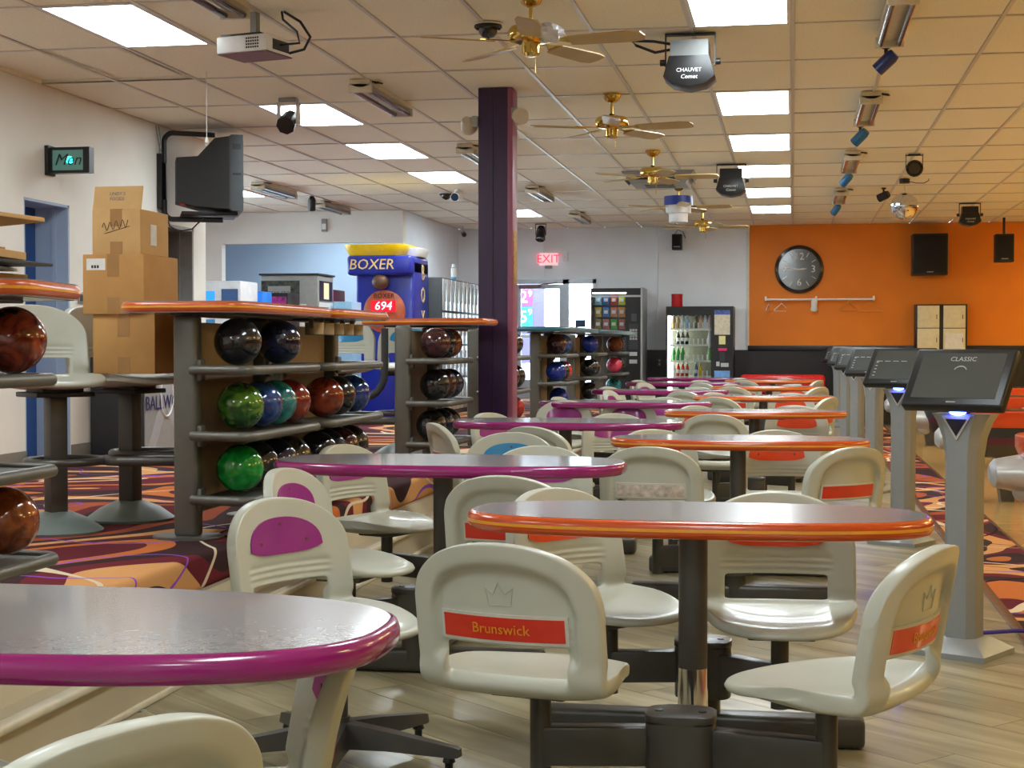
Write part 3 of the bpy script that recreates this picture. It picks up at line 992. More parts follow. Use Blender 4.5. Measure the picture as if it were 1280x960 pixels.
# ------------------------------------------------------------------ scoring consoles
M_screen = mat('screen_grey', (74, 80, 80), 0.10, coat=0.7, var=0.1, scale=3)
M_scr_ui = mat('screen_ui_grey', (150, 156, 156), 0.3, emit=0.12, ecol=(190, 196, 196))
M_glow = mat('console_blue_glow', (60, 110, 255), 0.4, emit=25.0, ecol=(70, 90, 255))
def console(x, y, yaw, label, k):
    t = thing('scoring_console', label, 'console', (x, y, 0), R(yaw), 'touch screen scoring consoles')
    # local: screen faces -Y
    mb = MB()
    mb.loft([[(-0.16, -0.15, 0), (0.16, -0.15, 0), (0.16, 0.15, 0), (-0.16, 0.15, 0)],
             [(-0.16, -0.15, 0.022), (0.16, -0.15, 0.022), (0.16, 0.15, 0.022), (-0.16, 0.15, 0.022)],
             [(-0.09, -0.075, 0.07), (0.09, -0.075, 0.07), (0.09, 0.075, 0.07), (-0.09, 0.075, 0.07)]])
    mb.build('base_plate', M_post, t)
    def sec(w, d, z, nose):
        return [(-w, -d * 0.35, z), (-w * 0.62, -d, z), (0, -d - nose, z), (w * 0.62, -d, z), (w, -d * 0.35, z), (w, d, z), (-w, d, z)]
    mb = MB()
    mb.loft([sec(0.068, 0.055, 0.05, 0.0), sec(0.066, 0.055, 0.55, 0.0), sec(0.068, 0.055, 0.80, 0.002), sec(0.080, 0.057, 0.88, 0.004), sec(0.105, 0.06, 0.945, 0.006), sec(0.125, 0.062, 0.975, 0.006)])
    mb.build('post', M_post, t, ang=30)
    MB().loft([[(-0.045, -0.0715, 0.955), (0.045, -0.0715, 0.955), (0.0, -0.068, 0.885)], [(-0.045, -0.066, 0.955), (0.045, -0.066, 0.955), (0.0, -0.060, 0.885)]]).build('grille', M_black, t)
    MB().loft([[(-0.062, -0.069, 0.968), (0.062, -0.069, 0.968), (0.0, -0.066, 0.868)], [(-0.062, -0.064, 0.968), (0.062, -0.064, 0.968), (0.0, -0.058, 0.868)]]).build('grille_frame', M_silver, t)
    MB().sphere((0, 0, 0), 1.0, 16, 8, M=Matrix.Diagonal((0.036, 0.016, 0.014, 1))).build('status_light', M_glow, t, (0.01, -0.074, 0.984))
    hd = bpy.data.objects.new('screen_head', MB().box(-0.215, 0.215, -0.022, 0.03, -0.142, 0.142, 0.012, 3).mesh('screen_head', M_black)); COL.objects.link(hd)
    hd.parent = t; hd.location = (0.0, -0.03, 1.112); hd.rotation_euler = (R(-36), 0, 0)
    MB().box(-0.178, 0.178, -0.0235, -0.0215, -0.105, 0.115).build('display', M_screen, hd)
    ui = MB()
    if k == 0:
        ui.tube([(0.028 * math.cos(a), -0.0245, 0.022 + 0.028 * math.sin(a)) for a in [R(25 + 13 * i) for i in range(11)]], 0.002, n=6)
    else:
        for q in range(4): ui.box(-0.16 + q * 0.055, -0.12 + q * 0.055, -0.0245, -0.0235, 0.03, 0.034)
        for q in range(5): ui.box(-0.16, -0.145, -0.0245, -0.0235, -0.08 + q * 0.025, -0.075 + q * 0.025)
    ui.build('screen_graphics', M_scr_ui, hd)
    if k == 0:
        text('screen_lettering', 'CLASSIC', 0.03, M_scr_ui, hd, (0, -0.0236, 0.085), FACE_CAM, 0.0004)
    MB().box(-0.02, 0.02, -0.0235, -0.0215, -0.126, -0.12).build('logo', M_grey_pl, hd)
    MB().box(-0.09, 0.09, 0.028, 0.07, -0.10, 0.06, 0.01).build('back_housing', M_black, hd)
    MB().cyl((0, 0.0, 0.97), (0, -0.02, 1.08), 0.03, n=12).build('neck', M_black, t)
    return t
for k in range(6):
    console(0.68, 6.55 + 3.58 * k, -30, '%s grey scoring console with black touch screen beside the orange tables' % tord[k], k)

# violet cable by the nearest console
cab = MB().tube([(0.68, 6.95, 0.012), (0.8, 6.92, 0.02), (0.95, 6.97, 0.025), (1.15, 6.95, 0.03), (1.4, 7.0, 0.02)], 0.009, n=8)
tag(cab.build('cable', mat('violet_cable', (70, 50, 150), 0.5)), 'violet cable lying on the floor behind the nearest console', 'cable')

# ------------------------------------------------------------------ ball racks, counters, balls
RZ = [0.585, 0.868, 1.160]          # shelf tops (world z)
RX = -2.66
def rack(y0, y1, label, panel=True):
    t = thing('ball_rack', label, 'ball rack', (RX, y0, ZP), 0, 'ball racks along the concourse edge')
    L = y1 - y0
    top = 1.385 - ZP
    for yy in (0.0, L):
        MB().box(-0.055, 0.055, yy - 0.045, yy + 0.045, 0.005, top, 0.02, 3).build('post', M_rack, t)
        MB().prism([(x, y + yy) for x, y in outline(0.16, 0.12, 2.4, 40)], 0.0, 0.012, 0.004).build('base_plate', M_rack, t)
    if panel:
        MB().box(-0.03, -0.008, 0.04, L - 0.04, 0.10, top - 0.03).build('back_panel', M_tan_panel, t)
    for z in RZ:
        zz = z - ZP
        mb = MB()
        pts = [(0.04, -0.06, zz - 0.018), (0.28, -0.11, zz - 0.018)]
        for q in range(5):
            a = R(-80 + q * 20); pts.append((0.28 + 0.05 * math.cos(a), -0.06 + 0.05 * math.sin(a), zz - 0.018))
        pts += [(0.33, L * 0.5, zz - 0.018), (0.33, L - 0.1, zz - 0.018)]
        for q in range(5):
            a = R(0 + q * 20); pts.append((0.28 + 0.05 * math.cos(a), L - 0.08 + 0.05 * math.sin(a), zz - 0.018))
        pts += [(0.04, L + 0.0, zz - 0.018)]
        mb.tube(pts, 0.021, n=12)
        sh = mb.build('shelf_rail', M_rack, t)
        MB().prism([(0.05, -0.06), (0.28, -0.095), (0.315, -0.06), (0.315, L - 0.08), (0.28, L - 0.05), (0.05, L - 0.0)], zz - 0.030, zz - 0.012).build('shelf_tray', M_rack, sh)
        for yy in (0, L):
            MB().box(0.05, 0.075, yy - 0.035, yy + 0.035, zz - 0.07, zz + 0.03, 0.012, 2).build('bracket', M_rack, sh)
    return t
BALL_ME = {}
def ball_mesh(name, rgb, swirl=None):
    if name in BALL_ME: return BALL_ME[name]
    me = MB().sphere((0, 0, 0), 0.108, 36, 20).mesh('ball', None, 180)
    m = bpy.data.materials.new('ball_' + name.replace(' ', '_')); m.use_nodes = True
    nt = m.node_tree; b = nt.nodes['Principled BSDF']
    b.inputs['Roughness'].default_value = 0.13; b.inputs['Coat Weight'].default_value = 0.5
    tc = nt.nodes.new('ShaderNodeTexCoord')
    n = nt.nodes.new('ShaderNodeTexNoise'); n.inputs['Scale'].default_value = 9; n.inputs['Detail'].default_value = 4; n.inputs['Distortion'].default_value = 2.5
    nt.links.new(tc.outputs['Object'], n.inputs['Vector'])
    sw = swirl or tuple(min(255, int(v * 1.35 + 8)) for v in rgb)
    r = ramp_nodes(nt, n.outputs['Fac'], [(0.4, rgb), (0.62, sw)], 'LINEAR')
    nt.links.new(r.outputs['Color'], b.inputs['Base Color'])
    me.materials.append(m)
    BALL_ME[name] = me
    return me
BC = {'black': ((20, 20, 24), (50, 48, 50)), 'navy': ((16, 20, 44), (30, 36, 70)), 'green': ((30, 78, 26), (92, 138, 44)), 'bright green': ((10, 120, 40), (20, 160, 60)),
      'blue': ((20, 44, 110), (50, 90, 160)), 'teal': ((10, 92, 104), (60, 160, 160)), 'dark red': ((110, 34, 28), (150, 54, 40)),
      'red brown': ((96, 30, 20), (160, 66, 40)), 'brown': ((104, 50, 26), (150, 76, 36)), 'maroon': ((52, 26, 32), (80, 40, 44)), 'pink': ((230, 50, 90), (250, 90, 120)),
      'royal blue': ((16, 36, 120), (30, 60, 170)), 'red': ((170, 20, 30), (200, 40, 40))}
HOLES = MB()
for (ax, az) in ((8, 62), (26, 70), (12, 84)):
    dvec = Vector((math.sin(R(ax)) * math.cos(R(az)), -math.cos(R(ax)) * math.cos(R(az)), math.sin(R(az))))
    HOLES.cyl(dvec * 0.104, dvec * 0.1084, 0.012, n=14)
HOLES = HOLES.mesh('finger_holes', M_black)
def ball(col, x, y, zs, label, rot=None):
    rgb, sw = BC[col]
    t = obj('bowling_ball', ball_mesh(col, rgb, sw), None, (x, y, zs + 0.108))
    rr = rot or (R(random.uniform(-40, 40)), R(random.uniform(-40, 60)), R(random.uniform(0, 360)))
    t.rotation_euler = rr
    tag(t, label, 'bowling ball', 'bowling balls on the racks')
    obj('finger_holes', HOLES, t)
    return t
rack(6.62, 7.55, 'grey ball rack with tan panel under the near part of the orange counter')
rack(7.82, 8.76, 'grey ball rack with tan panel under the far part of the orange counter')
rack(3.75, 4.72, 'grey ball rack cut off by the left edge of the picture')
rack(10.55, 11.35, 'grey ball rack beside the purple column')
rack(13.0, 13.9, 'grey ball rack seen just behind the purple column', False)
rack(16.2, 17.1, 'grey ball rack with tan panel right of the column under the teal counter')
rack(18.9, 19.8, 'grey ball rack in the middle of the teal counter')
rack(21.6, 22.5, 'grey ball rack at the far end of the teal counter', False)
SH = {'top': RZ[2], 'middle': RZ[1], 'bottom': RZ[0]}
BX = -2.47
def row(sh, items, where):
    seen = {}
    for c, y in items:
        seen[c] = seen.get(c, 0) + 1
        n = seen[c]
        tot = sum(1 for q in items if q[0] == c)
        extra = '' if tot == 1 else ', %s from front' % ordn[n - 1]
        ball(c, BX + random.uniform(-0.012, 0.012), y, SH[sh], '%s bowling ball, %s shelf of %s%s' % (c, sh, where, extra))
w = 'near rack under orange counter'
row('top', [('black', 6.76), ('navy', 7.33)], w)
row('middle', [('green', 6.79), ('blue', 7.02), ('teal', 7.24), ('dark red', 7.46)], w)
row('bottom', [('bright green', 6.76), ('black', 7.0), ('navy', 7.25), ('black', 7.48)], w)
w = 'far rack under orange counter'
row('middle', [('red brown', 8.02), ('black', 8.26), ('blue', 8.62)], w)
row('bottom', [('black', 7.9), ('navy', 8.12), ('maroon', 8.34), ('black', 8.58)], w)
w = 'rack at left picture edge'
row('top', [('red brown', 4.66)], w)
row('bottom', [('brown', 4.60)], w)
w = 'rack left of purple column'
row('top', [('maroon', 10.68), ('black', 10.92), ('brown', 11.15)], w)
row('middle', [('black', 10.72), ('maroon', 10.95), ('navy', 11.18)], w)
row('bottom', [('black', 10.64), ('navy', 10.88), ('black', 11.12)], w)
w = 'rack behind purple column'
row('top', [('maroon', 13.3), ('black', 13.54), ('black', 13.78)], w)
row('middle', [('maroon', 13.3), ('maroon', 13.54), ('black', 13.78)], w)
row('bottom', [('red', 13.75)], w)
w = 'rack right of purple column'
row('top', [('maroon', 16.38), ('blue', 16.85)], w)
row('middle', [('royal blue', 16.36), ('black', 16.62), ('red', 16.86)], w)
row('bottom', [('royal blue', 16.6)], w)
w = 'middle rack under teal counter'
row('top', [('royal blue', 19.2)], w)
row('middle', [('black', 19.1), ('black', 19.36)], w)
row('bottom', [('black', 19.2)], w)
w = 'farthest rack under teal counter'
row('top', [('brown', 21.9), ('brown', 22.15)], w)
row('middle', [('pink', 21.9), ('black', 22.2)], w)
row('bottom', [('teal', 21.9)], w)

# counters (bar height tops)
CZ_ = 1.445
def counter(poly_c, a, b, rz, color, label, legs, n=7.0, th=0.05):
    t = thing('bar_counter', label, 'counter', (poly_c[0], poly_c[1], ZP), R(rz), 'bar counters above the ball racks')
    z = CZ_ - ZP
    MB().prism(outline(a - 0.004, b - 0.004, n), z - 0.05, z + 0.0005).build('countertop', M_lam, t)
    rm = {'orange': M_counter_orange, 'teal': M_rim_teal}[color]
    rim = obj('edge_band', rim_mesh(a - 0.012, b - 0.012, z, rm, th, n), t)
    if color == 'orange': obj('edge_stripe', stripe_mesh(a - 0.012, b - 0.012, z, M_rim_yellow, th, n), rim)
    MB().box(-a * 0.7, a * 0.7, -b * 0.4, b * 0.4, z - 0.062, z - 0.05, 0.004).build('underframe', M_steel, t)
    for (lx, ly) in legs:
        MB().cyl((lx, ly, 0.005), (lx, ly, z - 0.07), 0.04, n=18).lathe([(0, 0), (0.2, 0), (0.2, 0.01), (0.05, 0.05), (0.0, 0.05)], 24, (lx, ly, 0)).build('leg', M_rack, t)
    return t
counter((-2.645, 7.185), 0.735, 0.305, 90, 'orange', 'long grey counter with orange edge above the near ball rack', [])
counter((-2.645, 8.48), 0.555, 0.305, 90, 'orange', 'second counter with orange edge continuing behind the near one', [])
counter((-2.72, 4.42), 0.50, 0.32, 8, 'orange', 'orange edged counter at the left picture edge carrying flattened cardboard', [])
counter((-2.60, 11.12), 0.46, 0.30, 0, 'orange', 'small orange edged counter in front of the purple column', [])
counter((-2.62, 17.3), 1.45, 0.36, 90, 'teal', 'near teal edged counter right of the purple column', [])
counter((-2.55, 20.9), 1.95, 0.34, 90, 'teal', 'far teal edged counter in front of the vending machines', [])
counter((-2.95, 14.0), 0.95, 0.36, 90, 'teal', 'teal edged counter mostly hidden behind the purple column', [])
# cup holders under the orange counter
for k in range(5):
    y = 7.86 + k * 0.19
    o = MB().lathe([(0.042, -0.06), (0.048, -0.06), (0.050, 0.0), (0.044, 0.0), (0.042, -0.06)], 20).build('cup_holder', M_tan_panel, None, (-2.46, y, CZ_ - 0.075))
    MB().lathe([(0, -0.064), (0.047, -0.064), (0.047, -0.06), (0, -0.06)], 20).build('bottom', M_rack, o)
    MB().box(-0.012, 0.012, -0.06, -0.044, -0.03, 0.02).build('bracket', M_rack, o)
    tag(o, 'tan cup holder under the orange counter, %s from the front' % ordn[k], 'cup holder', 'cup holders under the counter')

# bar chairs on the concourse
def bar_chair(x, y, face, insert, label):
    t = thing('bar_chair', label, 'chair', (x, y, ZP), R(-face), 'tall chairs on the concourse')
    zoff = 1.10 - ZP - SZ
    sh = obj('shell', SHELL, t, (0, 0, zoff))
    if insert: obj('back_insert', INSERT[insert], t, (0, 0, zoff))
    obj('seat_plate', SEATPLATE, t, (0, 0, zoff))
    MB().box(-0.14, 0.14, -0.12, 0.12, zoff + SZ - 0.085, zoff + SZ - 0.062, 0.005).build('swivel_plate', M_black, t)
    MB().box(-0.042, 0.042, -0.042, 0.042, 0.08, zoff + SZ - 0.07, 0.008).build('post', M_steel, t)
    MB().lathe([(0, 0), (0.21, 0.0), (0.215, 0.012), (0.15, 0.06), (0.07, 0.095), (0, 0.1)], 32).build('floor_cone', mat('base_grey_green', (112, 124, 120), 0.4), t)
    pts = []
    for q in range(28):
        a = 2 * PI * q / 28
        pts.append((0.17 * math.cos(a), 0.10 + 0.17 * math.sin(a), 0.335))
    fr = MB().tube(pts, 0.018, n=10, closed=True).build('foot_ring', M_steel, t)
    return t
bar_chair(-3.34, 6.71, 130, None, 'tall stone plastic chair at the left beside the flattened cardboard')
bar_chair(-3.22, 7.26, 100, None, 'tall stone plastic chair holding the stack of cardboard boxes')
bar_chair(-3.25, 10.9, 178, 'blue', 'tall chair with blue insert seen under the orange counter, left of two')
bar_chair(-3.02, 11.9, 182, 'blue', 'tall chair with blue insert seen under the orange counter, right of two')
# foot rail loops of the counter
for k, (x, y) in enumerate(((-2.95, 6.75), (-2.98, 10.48))):
    pts = [(x + 0.28, y - 0.02, ZP + 0.335), (x - 0.05, y - 0.10, ZP + 0.335)]
    for q in range(7):
        a = R(270 - q * 30); pts.append((x - 0.05 + 0.12 * math.cos(a), y + 0.02 + 0.12 * math.sin(a), ZP + 0.335))
    pts += [(x + 0.28, y + 0.16, ZP + 0.335)]
    t = MB().tube(pts, 0.022, n=10).build('foot_rail', M_steel, None)
    tag(t, ['grey looped foot rail fixed to the post of the near ball rack', 'grey looped foot rail behind the far ball rack'][k], 'foot rail')
# curved counter bracket seen beside the post of the rack by the column
pts = [(-2.78, 10.5, 1.37)] + [(-2.78, 10.5, 1.1 )] + [(-2.78 - 0.18 + 0.18 * math.cos(R(-q * 15)), 10.5, 1.06 + 0.18 * math.sin(R(-q * 15))) for q in range(1, 7)] + [(-3.1, 10.5, 0.88)]
tag(MB().tube(pts, 0.026, n=12).build('curved_footrest', M_darkgrey), 'dark curved tube footrest left of the rack by the column', 'footrest')

# ------------------------------------------------------------------ cardboard boxes
def carton(x0, x1, y0, y1, z0, z1, label, m=M_card, rz=0.0, flap=False, lab=False):
    cx, cy = (x0 + x1) / 2, (y0 + y1) / 2
    t = thing('cardboard_box', label, 'box', (cx, cy, z0), R(rz), 'stacked cardboard boxes')
    hx, hy, h = (x1 - x0) / 2, (y1 - y0) / 2, z1 - z0
    MB().box(-hx, hx, -hy, hy, 0, h, 0.004, 2).build('carton', m, t)
    mb = MB(); mb.box(-0.03, 0.03, -hy - 0.0015, -hy, h * 0.62, h); mb.box(-0.03, 0.03, -hy, hy, h, h + 0.0015)
    mb.build('tape', M_tape, t)
    MB().box(-0.03, 0.03, -hy - 0.0015, -hy, 0, h * 0.28).build('tape', M_tape, t)
    MB().box(-hx, hx, -0.002, 0.002, h + 0.0003, h + 0.001).build('flap_seam', mat('cardboard_seam_line', (96, 66, 36), 0.9), t)  # dark brown line along the joint of the flaps
    return t, hx, hy, h
t, hx, hy, h = carton(-3.30, -2.985, 7.02, 7.42, 1.115, 1.40, 'lowest cardboard box standing on the tall chair seat')
t, hx, hy, h = carton(-3.34, -3.03, 7.0, 7.42, 1.40, 1.685, 'middle cardboard box of the stack with white address sticker')
MB().box(-hx + 0.02, -hx + 0.115, -hy - 0.0012, -hy, h - 0.075, h - 0.02).build('address_sticker', M_paper, t)
mb = MB()
for q in range(3): mb.box(-hx + 0.045 + q * 0.014, -hx + 0.055 + q * 0.014, -hy - 0.0018, -hy - 0.0012, h - 0.066, h - 0.052)
mb.build('barcode', M_black, t)
t, hx, hy, h = carton(-3.30, -3.055, 7.02, 7.36, 1.685, 1.90, 'topmost cardboard box with raised flap and handwriting', M_card2)
sc = []
for q in range(30):
    u = q / 29
    sc.append((-0.07 + 0.13 * u, -hy - 0.001, h * 0.60 + 0.02 * math.sin(u * 26) + 0.02 * u))
MB().tube(sc, 0.0018, n=5).tube([(-0.06, -hy - 0.001, h * 0.46), (0.07, -hy - 0.001, h * 0.62)], 0.0015, n=5).build('handwriting', M_black, t)
MB().box(-hx, hx, -0.003, 0.003, 0, 0.115).build('raised_flap', M_card2, t, (0, -hy + 0.01, h), (R(-14), 0, 0))
MB().box(hx, hx + 0.0012, -0.05, 0.02, 0.05, 0.15).build('shipping_label', M_paper, t)
text('print', 'LINDY S', 0.022, M_black, t, (0, -hy + 0.018, h + 0.075), (R(76), 0, 0), 0.0003)
text('print', 'FOODS', 0.022, M_black, t, (0, -hy + 0.012, h + 0.05), (R(76), 0, 0), 0.0003)
# a larger box on the floor side, in shade
carton(-3.02, -2.76, 7.55, 7.95, 1.115, 1.36, 'cardboard box in the shade under the orange counter', M_card)
# flattened cartons on the left counter
sheets = [(0.34, 0.30, 0.008, 4, M_paper, 'white printed sheet at the bottom'), (0.22, 0.30, 0.020, -6, M_card, 'brown cardboard sheet, second from the bottom'),
          (0.30, 0.26, 0.010, 9, M_paper, 'pale flattened carton'), (0.345, 0.3, 0.010, -3, M_darkgrey, 'flattened carton with green and dark print'),
          (0.26, 0.28, 0.026, 6, M_card2, 'thick tan cardboard sheet'), (0.2, 0.28, 0.010, -9, M_card, 'brown cardboard sheet with dark edge'),
          (0.19, 0.25, 0.012, 12, M_paper, 'short pale cardboard sheet'), (0.30, 0.28, 0.014, -5, M_card2, 'topmost tilted cardboard sheet')]
z = CZ_ + 0.002
for k, (hx, hy, th, rz, m, nm) in enumerate(sheets):
    o = MB().box(-hx, hx, -hy, hy, 0, th, 0.002, 1).build('flat_carton', m, None, (-2.71 + 0.03 * math.sin(k * 2.1), 4.43, z), (0, R(-4) if k == 7 else 0, R(rz)))
    tag(o, '%s in the pile on the left counter' % nm, 'cardboard', 'flattened cardboard on the left counter')
    if k == 3:
        mb = MB().box(hx * 0.35, hx * 0.62, -hy - 0.002, -hy, 0.001, 0.009); mb.build('green_print', mat('print_green', (40, 160, 70), 0.5), o)
    z += th + (0.012 if k in (1, 3, 5, 6) else 0.004)
    if k == 6: z += 0.022

# ------------------------------------------------------------------ left wall objects
t = thing('restroom_sign', 'black framed lit sign reading Men on the left wall', 'sign', (XL, 10.86, 2.62))
MB().box(0.0, 0.03, -0.06, 0.06, -0.11, 0.11, 0.004).build('wall_plate', M_black, t)
mb = MB(); mb.box(0.03, 0.345, -0.04, 0.04, 0.075, 0.095); mb.box(0.03, 0.345, -0.04, 0.04, -0.095, -0.075); mb.box(0.03, 0.05, -0.04, 0.04, -0.075, 0.075); mb.box(0.295, 0.345, -0.04, 0.04, -0.075, 0.075)
mb.build('frame', M_black, t)
MB().box(0.05, 0.295, -0.03, 0.03, -0.075, 0.075).build('face', mat('sign_face_green_grey', (110, 128, 118), 0.4, emit=0.12, ecol=(60, 150, 140)), t)
MB().sphere((0, 0, 0), 1, 16, 8, M=Matrix.Diagonal((0.03, 0.004, 0.03, 1))).build('bulb_glow', mat('sign_teal_glow', (60, 220, 220), 0.4, emit=1.6, ecol=(60, 220, 215)), t, (0.185, -0.031, 0.0))
text('lettering', 'Men', 0.12, M_black, t, (0.172, -0.038, 0.0), FACE_CAM, 0.001, 0.35)
# television on a wall bracket
t = thing('television', 'dark grey tube television hung from a wall bracket by the ceiling', 'television', (-5.02, 13.15, 2.74), R(24))
rr = []
for (x, hy, z0, z1) in ((-0.34, 0.17, -0.24, 0.14), (-0.16, 0.22, -0.285, 0.15), (-0.02, 0.30, -0.30, 0.30), (0.10, 0.34, -0.31, 0.315), (0.12, 0.35, -0.325, 0.33), (0.22, 0.35, -0.325, 0.33)):
    rr.append([(x, -hy, z0), (x, hy, z0), (x, hy, z1), (x, -hy, z1)])
MB().loft(rr[:4]).build('rear_housing', mat('tv_rear_dark', (40, 42, 44), 0.5), t)
MB().loft(rr[3:]).build('front_bezel', mat('tv_bezel_grey', (62, 67, 70), 0.45), t)
MB().box(0.22, 0.225, -0.30, 0.30, -0.26, 0.28).build('screen', M_black_gloss, t)
MB().box(0.13, 0.2, -0.353, -0.35, 0.2, 0.25).box(0.13, 0.2, -0.353, -0.35, -0.02, 0.0).build('side_vents', M_black, t)
MB().box(-0.30, 0.18, -0.26, 0.26, -0.36, -0.33, 0.006).build('tray', M_black, t)
t = thing('television_bracket', 'black tubular wall bracket carrying the television', 'bracket', (XL, 12.92, 2.74))
MB().box(0.0, 0.05, -0.05, 0.05, -0.30, 0.18, 0.006).build('wall_rail', M_black, t)
pts = [(0.05, 0, 0.10), (0.05, 0, 0.26)] + [(0.13 - 0.08 * math.cos(R(q * 15)), 0, 0.28 + 0.08 * math.sin(R(q * 15))) for q in range(7)] + [(0.48, 0.1, 0.345)]
MB().tube(pts, 0.022, n=10).build('upper_arm', M_black, t)
pts = [(0.05, 0, -0.22), (0.05, 0, -0.28)] + [(0.13 - 0.08 * math.cos(R(q * 15)), 0, -0.31 - 0.08 * math.sin(R(q * 15))) for q in range(7)] + [(0.55, 0.1, -0.395)]
MB().tube(pts, 0.024, n=10).build('lower_arm', M_black, t)
MB().tube([(0.06, -0.03, -0.3), (0.12, -0.05, -0.45), (0.2, -0.05, -0.5), (0.32, -0.04, -0.48), (0.42, -0.02, -0.38)], 0.006, n=6).build('loop_cable', M_black, t)
MB().tube([(-0.0, -0.06, 0.42), (0.03, -0.06, 0.25), (0.05, -0.055, 0.18)], 0.005, n=6).tube([(0.0, -0.0, 0.42), (0.04, -0.05, 0.3), (0.03, -0.055, 0.18)], 0.005, n=6).build('ceiling_cables', M_grey_pl, t)
MB().box(0.20, 0.25, -0.012, 0.0, -0.27, -0.20).build('red_tag', M_red, t)
o = MB().cyl((0, 0, 0), (0, 0, 0.46), 0.003, n=6).lathe([(0, -0.045), (0.014, -0.04), (0.011, -0.01), (0.004, 0.0), (0, 0.0)], 12).build('pull_cord', M_white_pl, None, (-4.05, 10.45, ZC - 0.46))
tag(o, 'thin white pull cord with bell-shaped knob hanging before the television', 'pull cord')
# wall outlet plate
o = MB().box(0, 0.012, -0.09, 0.09, -0.045, 0.045, 0.004).build('outlet_plate', M_grey_pl, None, (XL, 11.42, 1.62))
MB().box(0.012, 0.015, -0.07, -0.02, -0.025, 0.025).box(0.012, 0.015, 0.02, 0.07, -0.025, 0.025).build('sockets', M_darkgrey, o)
tag(o, 'grey double outlet plate on the left wall', 'outlet')
# ball cleaning machine
t = thing('ball_cleaning_machine', 'dark ball cleaning cabinet with pale front and ring emblem by the left wall', 'machine', (-5.22, 11.95, ZP))
MB().box(-0.21, 0.23, -0.45, 0.45, 0.0, 0.92, 0.008).build('cabinet', M_darkgrey, t)
MB().box(0.23, 0.236, -0.43, 0.43, 0.03, 0.90).build('front_panel', M_grey_pl, t)
MB().prism([(-0.4, 0.03), (-0.1, 0.45), (-0.4, 0.87), (-0.25, 0.87), (0.0, 0.55), (0.25, 0.87), (0.4, 0.87), (0.1, 0.45), (0.4, 0.03), (0.25, 0.03), (0.0, 0.35), (-0.25, 0.03)], 0.236, 0.238,
           M=Matrix(((0, 0, 1, 0), (1, 0, 0, 0), (0, 1, 0, 0), (0, 0, 0, 1)))).build('cross_print', mat('print_mid_grey', (168, 170, 172), 0.5), t)
MB().tube([(0.239, 0.13 * math.cos(2 * PI * q / 24), 0.45 + 0.16 * math.sin(2 * PI * q / 24)) for q in range(24)], 0.008, n=6, closed=True).build('ball_ring_print', M_white_pl, t)
text('lettering', 'BALLWORX', 0.16, mat('print_navy', (44, 40, 100), 0.5), t, (0.242, 0.0, 0.40), FACE_X, 0.001)
o = MB().box(-0.03, 0.03, -0.07, 0.07, 0, 0.27, 0.02, 3).build('control_box', mat('control_grey', (110, 112, 132), 0.4), t, (0.26, -0.05, 0.70))
MB().box(-0.034, -0.0, -0.085, 0.085, -0.015, 0.285, 0.02, 3).build('control_frame', M_black, o)

# ------------------------------------------------------------------ arcade corner behind the counters
def cabinet(x, y, z, w, d, h, m, label, name='arcade_cabinet', cat_='cabinet'):
    t = thing(name, label, cat_, (x, y, z), 0, 'machines in the arcade corner')
    MB().box(-w / 2, w / 2, -d / 2, d / 2, 0, h, 0.012, 2).build('body', m, t)
    return t
M_ltblue = mat('panel_light_blue', (150, 196, 232), 0.4)
M_cyanlit = mat('lit_cyan_panel', (120, 220, 240), 0.4, emit=0.7, ecol=(130, 220, 240))
M_yellowlit = mat('lit_yellow_panel', (236, 236, 60), 0.4, emit=0.5, ecol=(240, 240, 60))
M_bluelit = mat('lit_blue_panel', (40, 130, 230), 0.4, emit=0.6, ecol=(40, 140, 240))
t = cabinet(-5.62, 15.0, ZP, 0.50, 0.5, 1.50, mat('cabinet_white', (228, 232, 238), 0.4), 'white and blue game cabinet, leftmost behind the orange counter')
MB().box(-0.2, -0.02, -0.256, -0.25, 1.26, 1.40).build('picture', M_bluelit, t)
MB().box(0.05, 0.22, -0.256, -0.25, 1.24, 1.42).build('window', mat('print_blue_scene', (60, 100, 160), 0.3), t)
MB().box(-0.2, -0.02, -0.256, -0.25, 0.95, 1.12).box(0.03, 0.23, -0.256, -0.25, 1.0, 1.06).build('lower_print', mat('print_sky_blue', (70, 150, 210), 0.4), t)
t = cabinet(-5.50, 15.6, ZP, 0.22, 0.3, 1.42, mat('cabinet_bright_blue', (20, 120, 220), 0.35, emit=0.15, ecol=(20, 120, 220)), 'narrow bright blue cabinet beside the white and blue one')
MB().box(-0.09, 0.09, -0.206, -0.20, 0.9, 1.3).build('front_panel', M_bluelit, t)
t = cabinet(-5.42, 16.12, ZP, 0.30, 0.4, 1.42, M_black, 'black cabinet with pink scrawled print before the grey one')
MB().box(-0.13, 0.13, -0.206, -0.20, 1.16, 1.38).build('print', mat('print_pink_scrawl', (170, 50, 120), 0.4, var=0.8, scale=25), t)
t = cabinet(-5.50, 16.95, ZP, 0.66, 0.6, 1.64, M_grey_pl, 'grey game cabinet with speckled sign behind the orange counter')
MB().box(-0.345, 0.345, -0.315, 0.315, 1.64, 1.66).build('top_cap', M_darkgrey, t)
MB().box(-0.32, 0.12, -0.31, -0.30, 1.34, 1.58).build('sign', mat('print_speckled_black', (60, 64, 56), 0.5, var=0.9, scale=22), t)
MB().box(-0.24, 0.02, -0.318, -0.31, 1.37, 1.52).build('sign_plate', M_grey_pl, t)
text('lettering', 'BREAK STOP', 0.055, M_black, t, (-0.11, -0.32, 1.44), FACE_CAM, 0.001)
for q in (-0.27, -0.01):
    MB().lathe([(0, 0), (0.075, 0), (0.075, 0.012), (0, 0.016)], 20, M=Matrix.Translation((q, -0.30, 1.21)) @ Matrix.Rotation(R(90), 4, 'X')).build('red_disc', M_red, t)
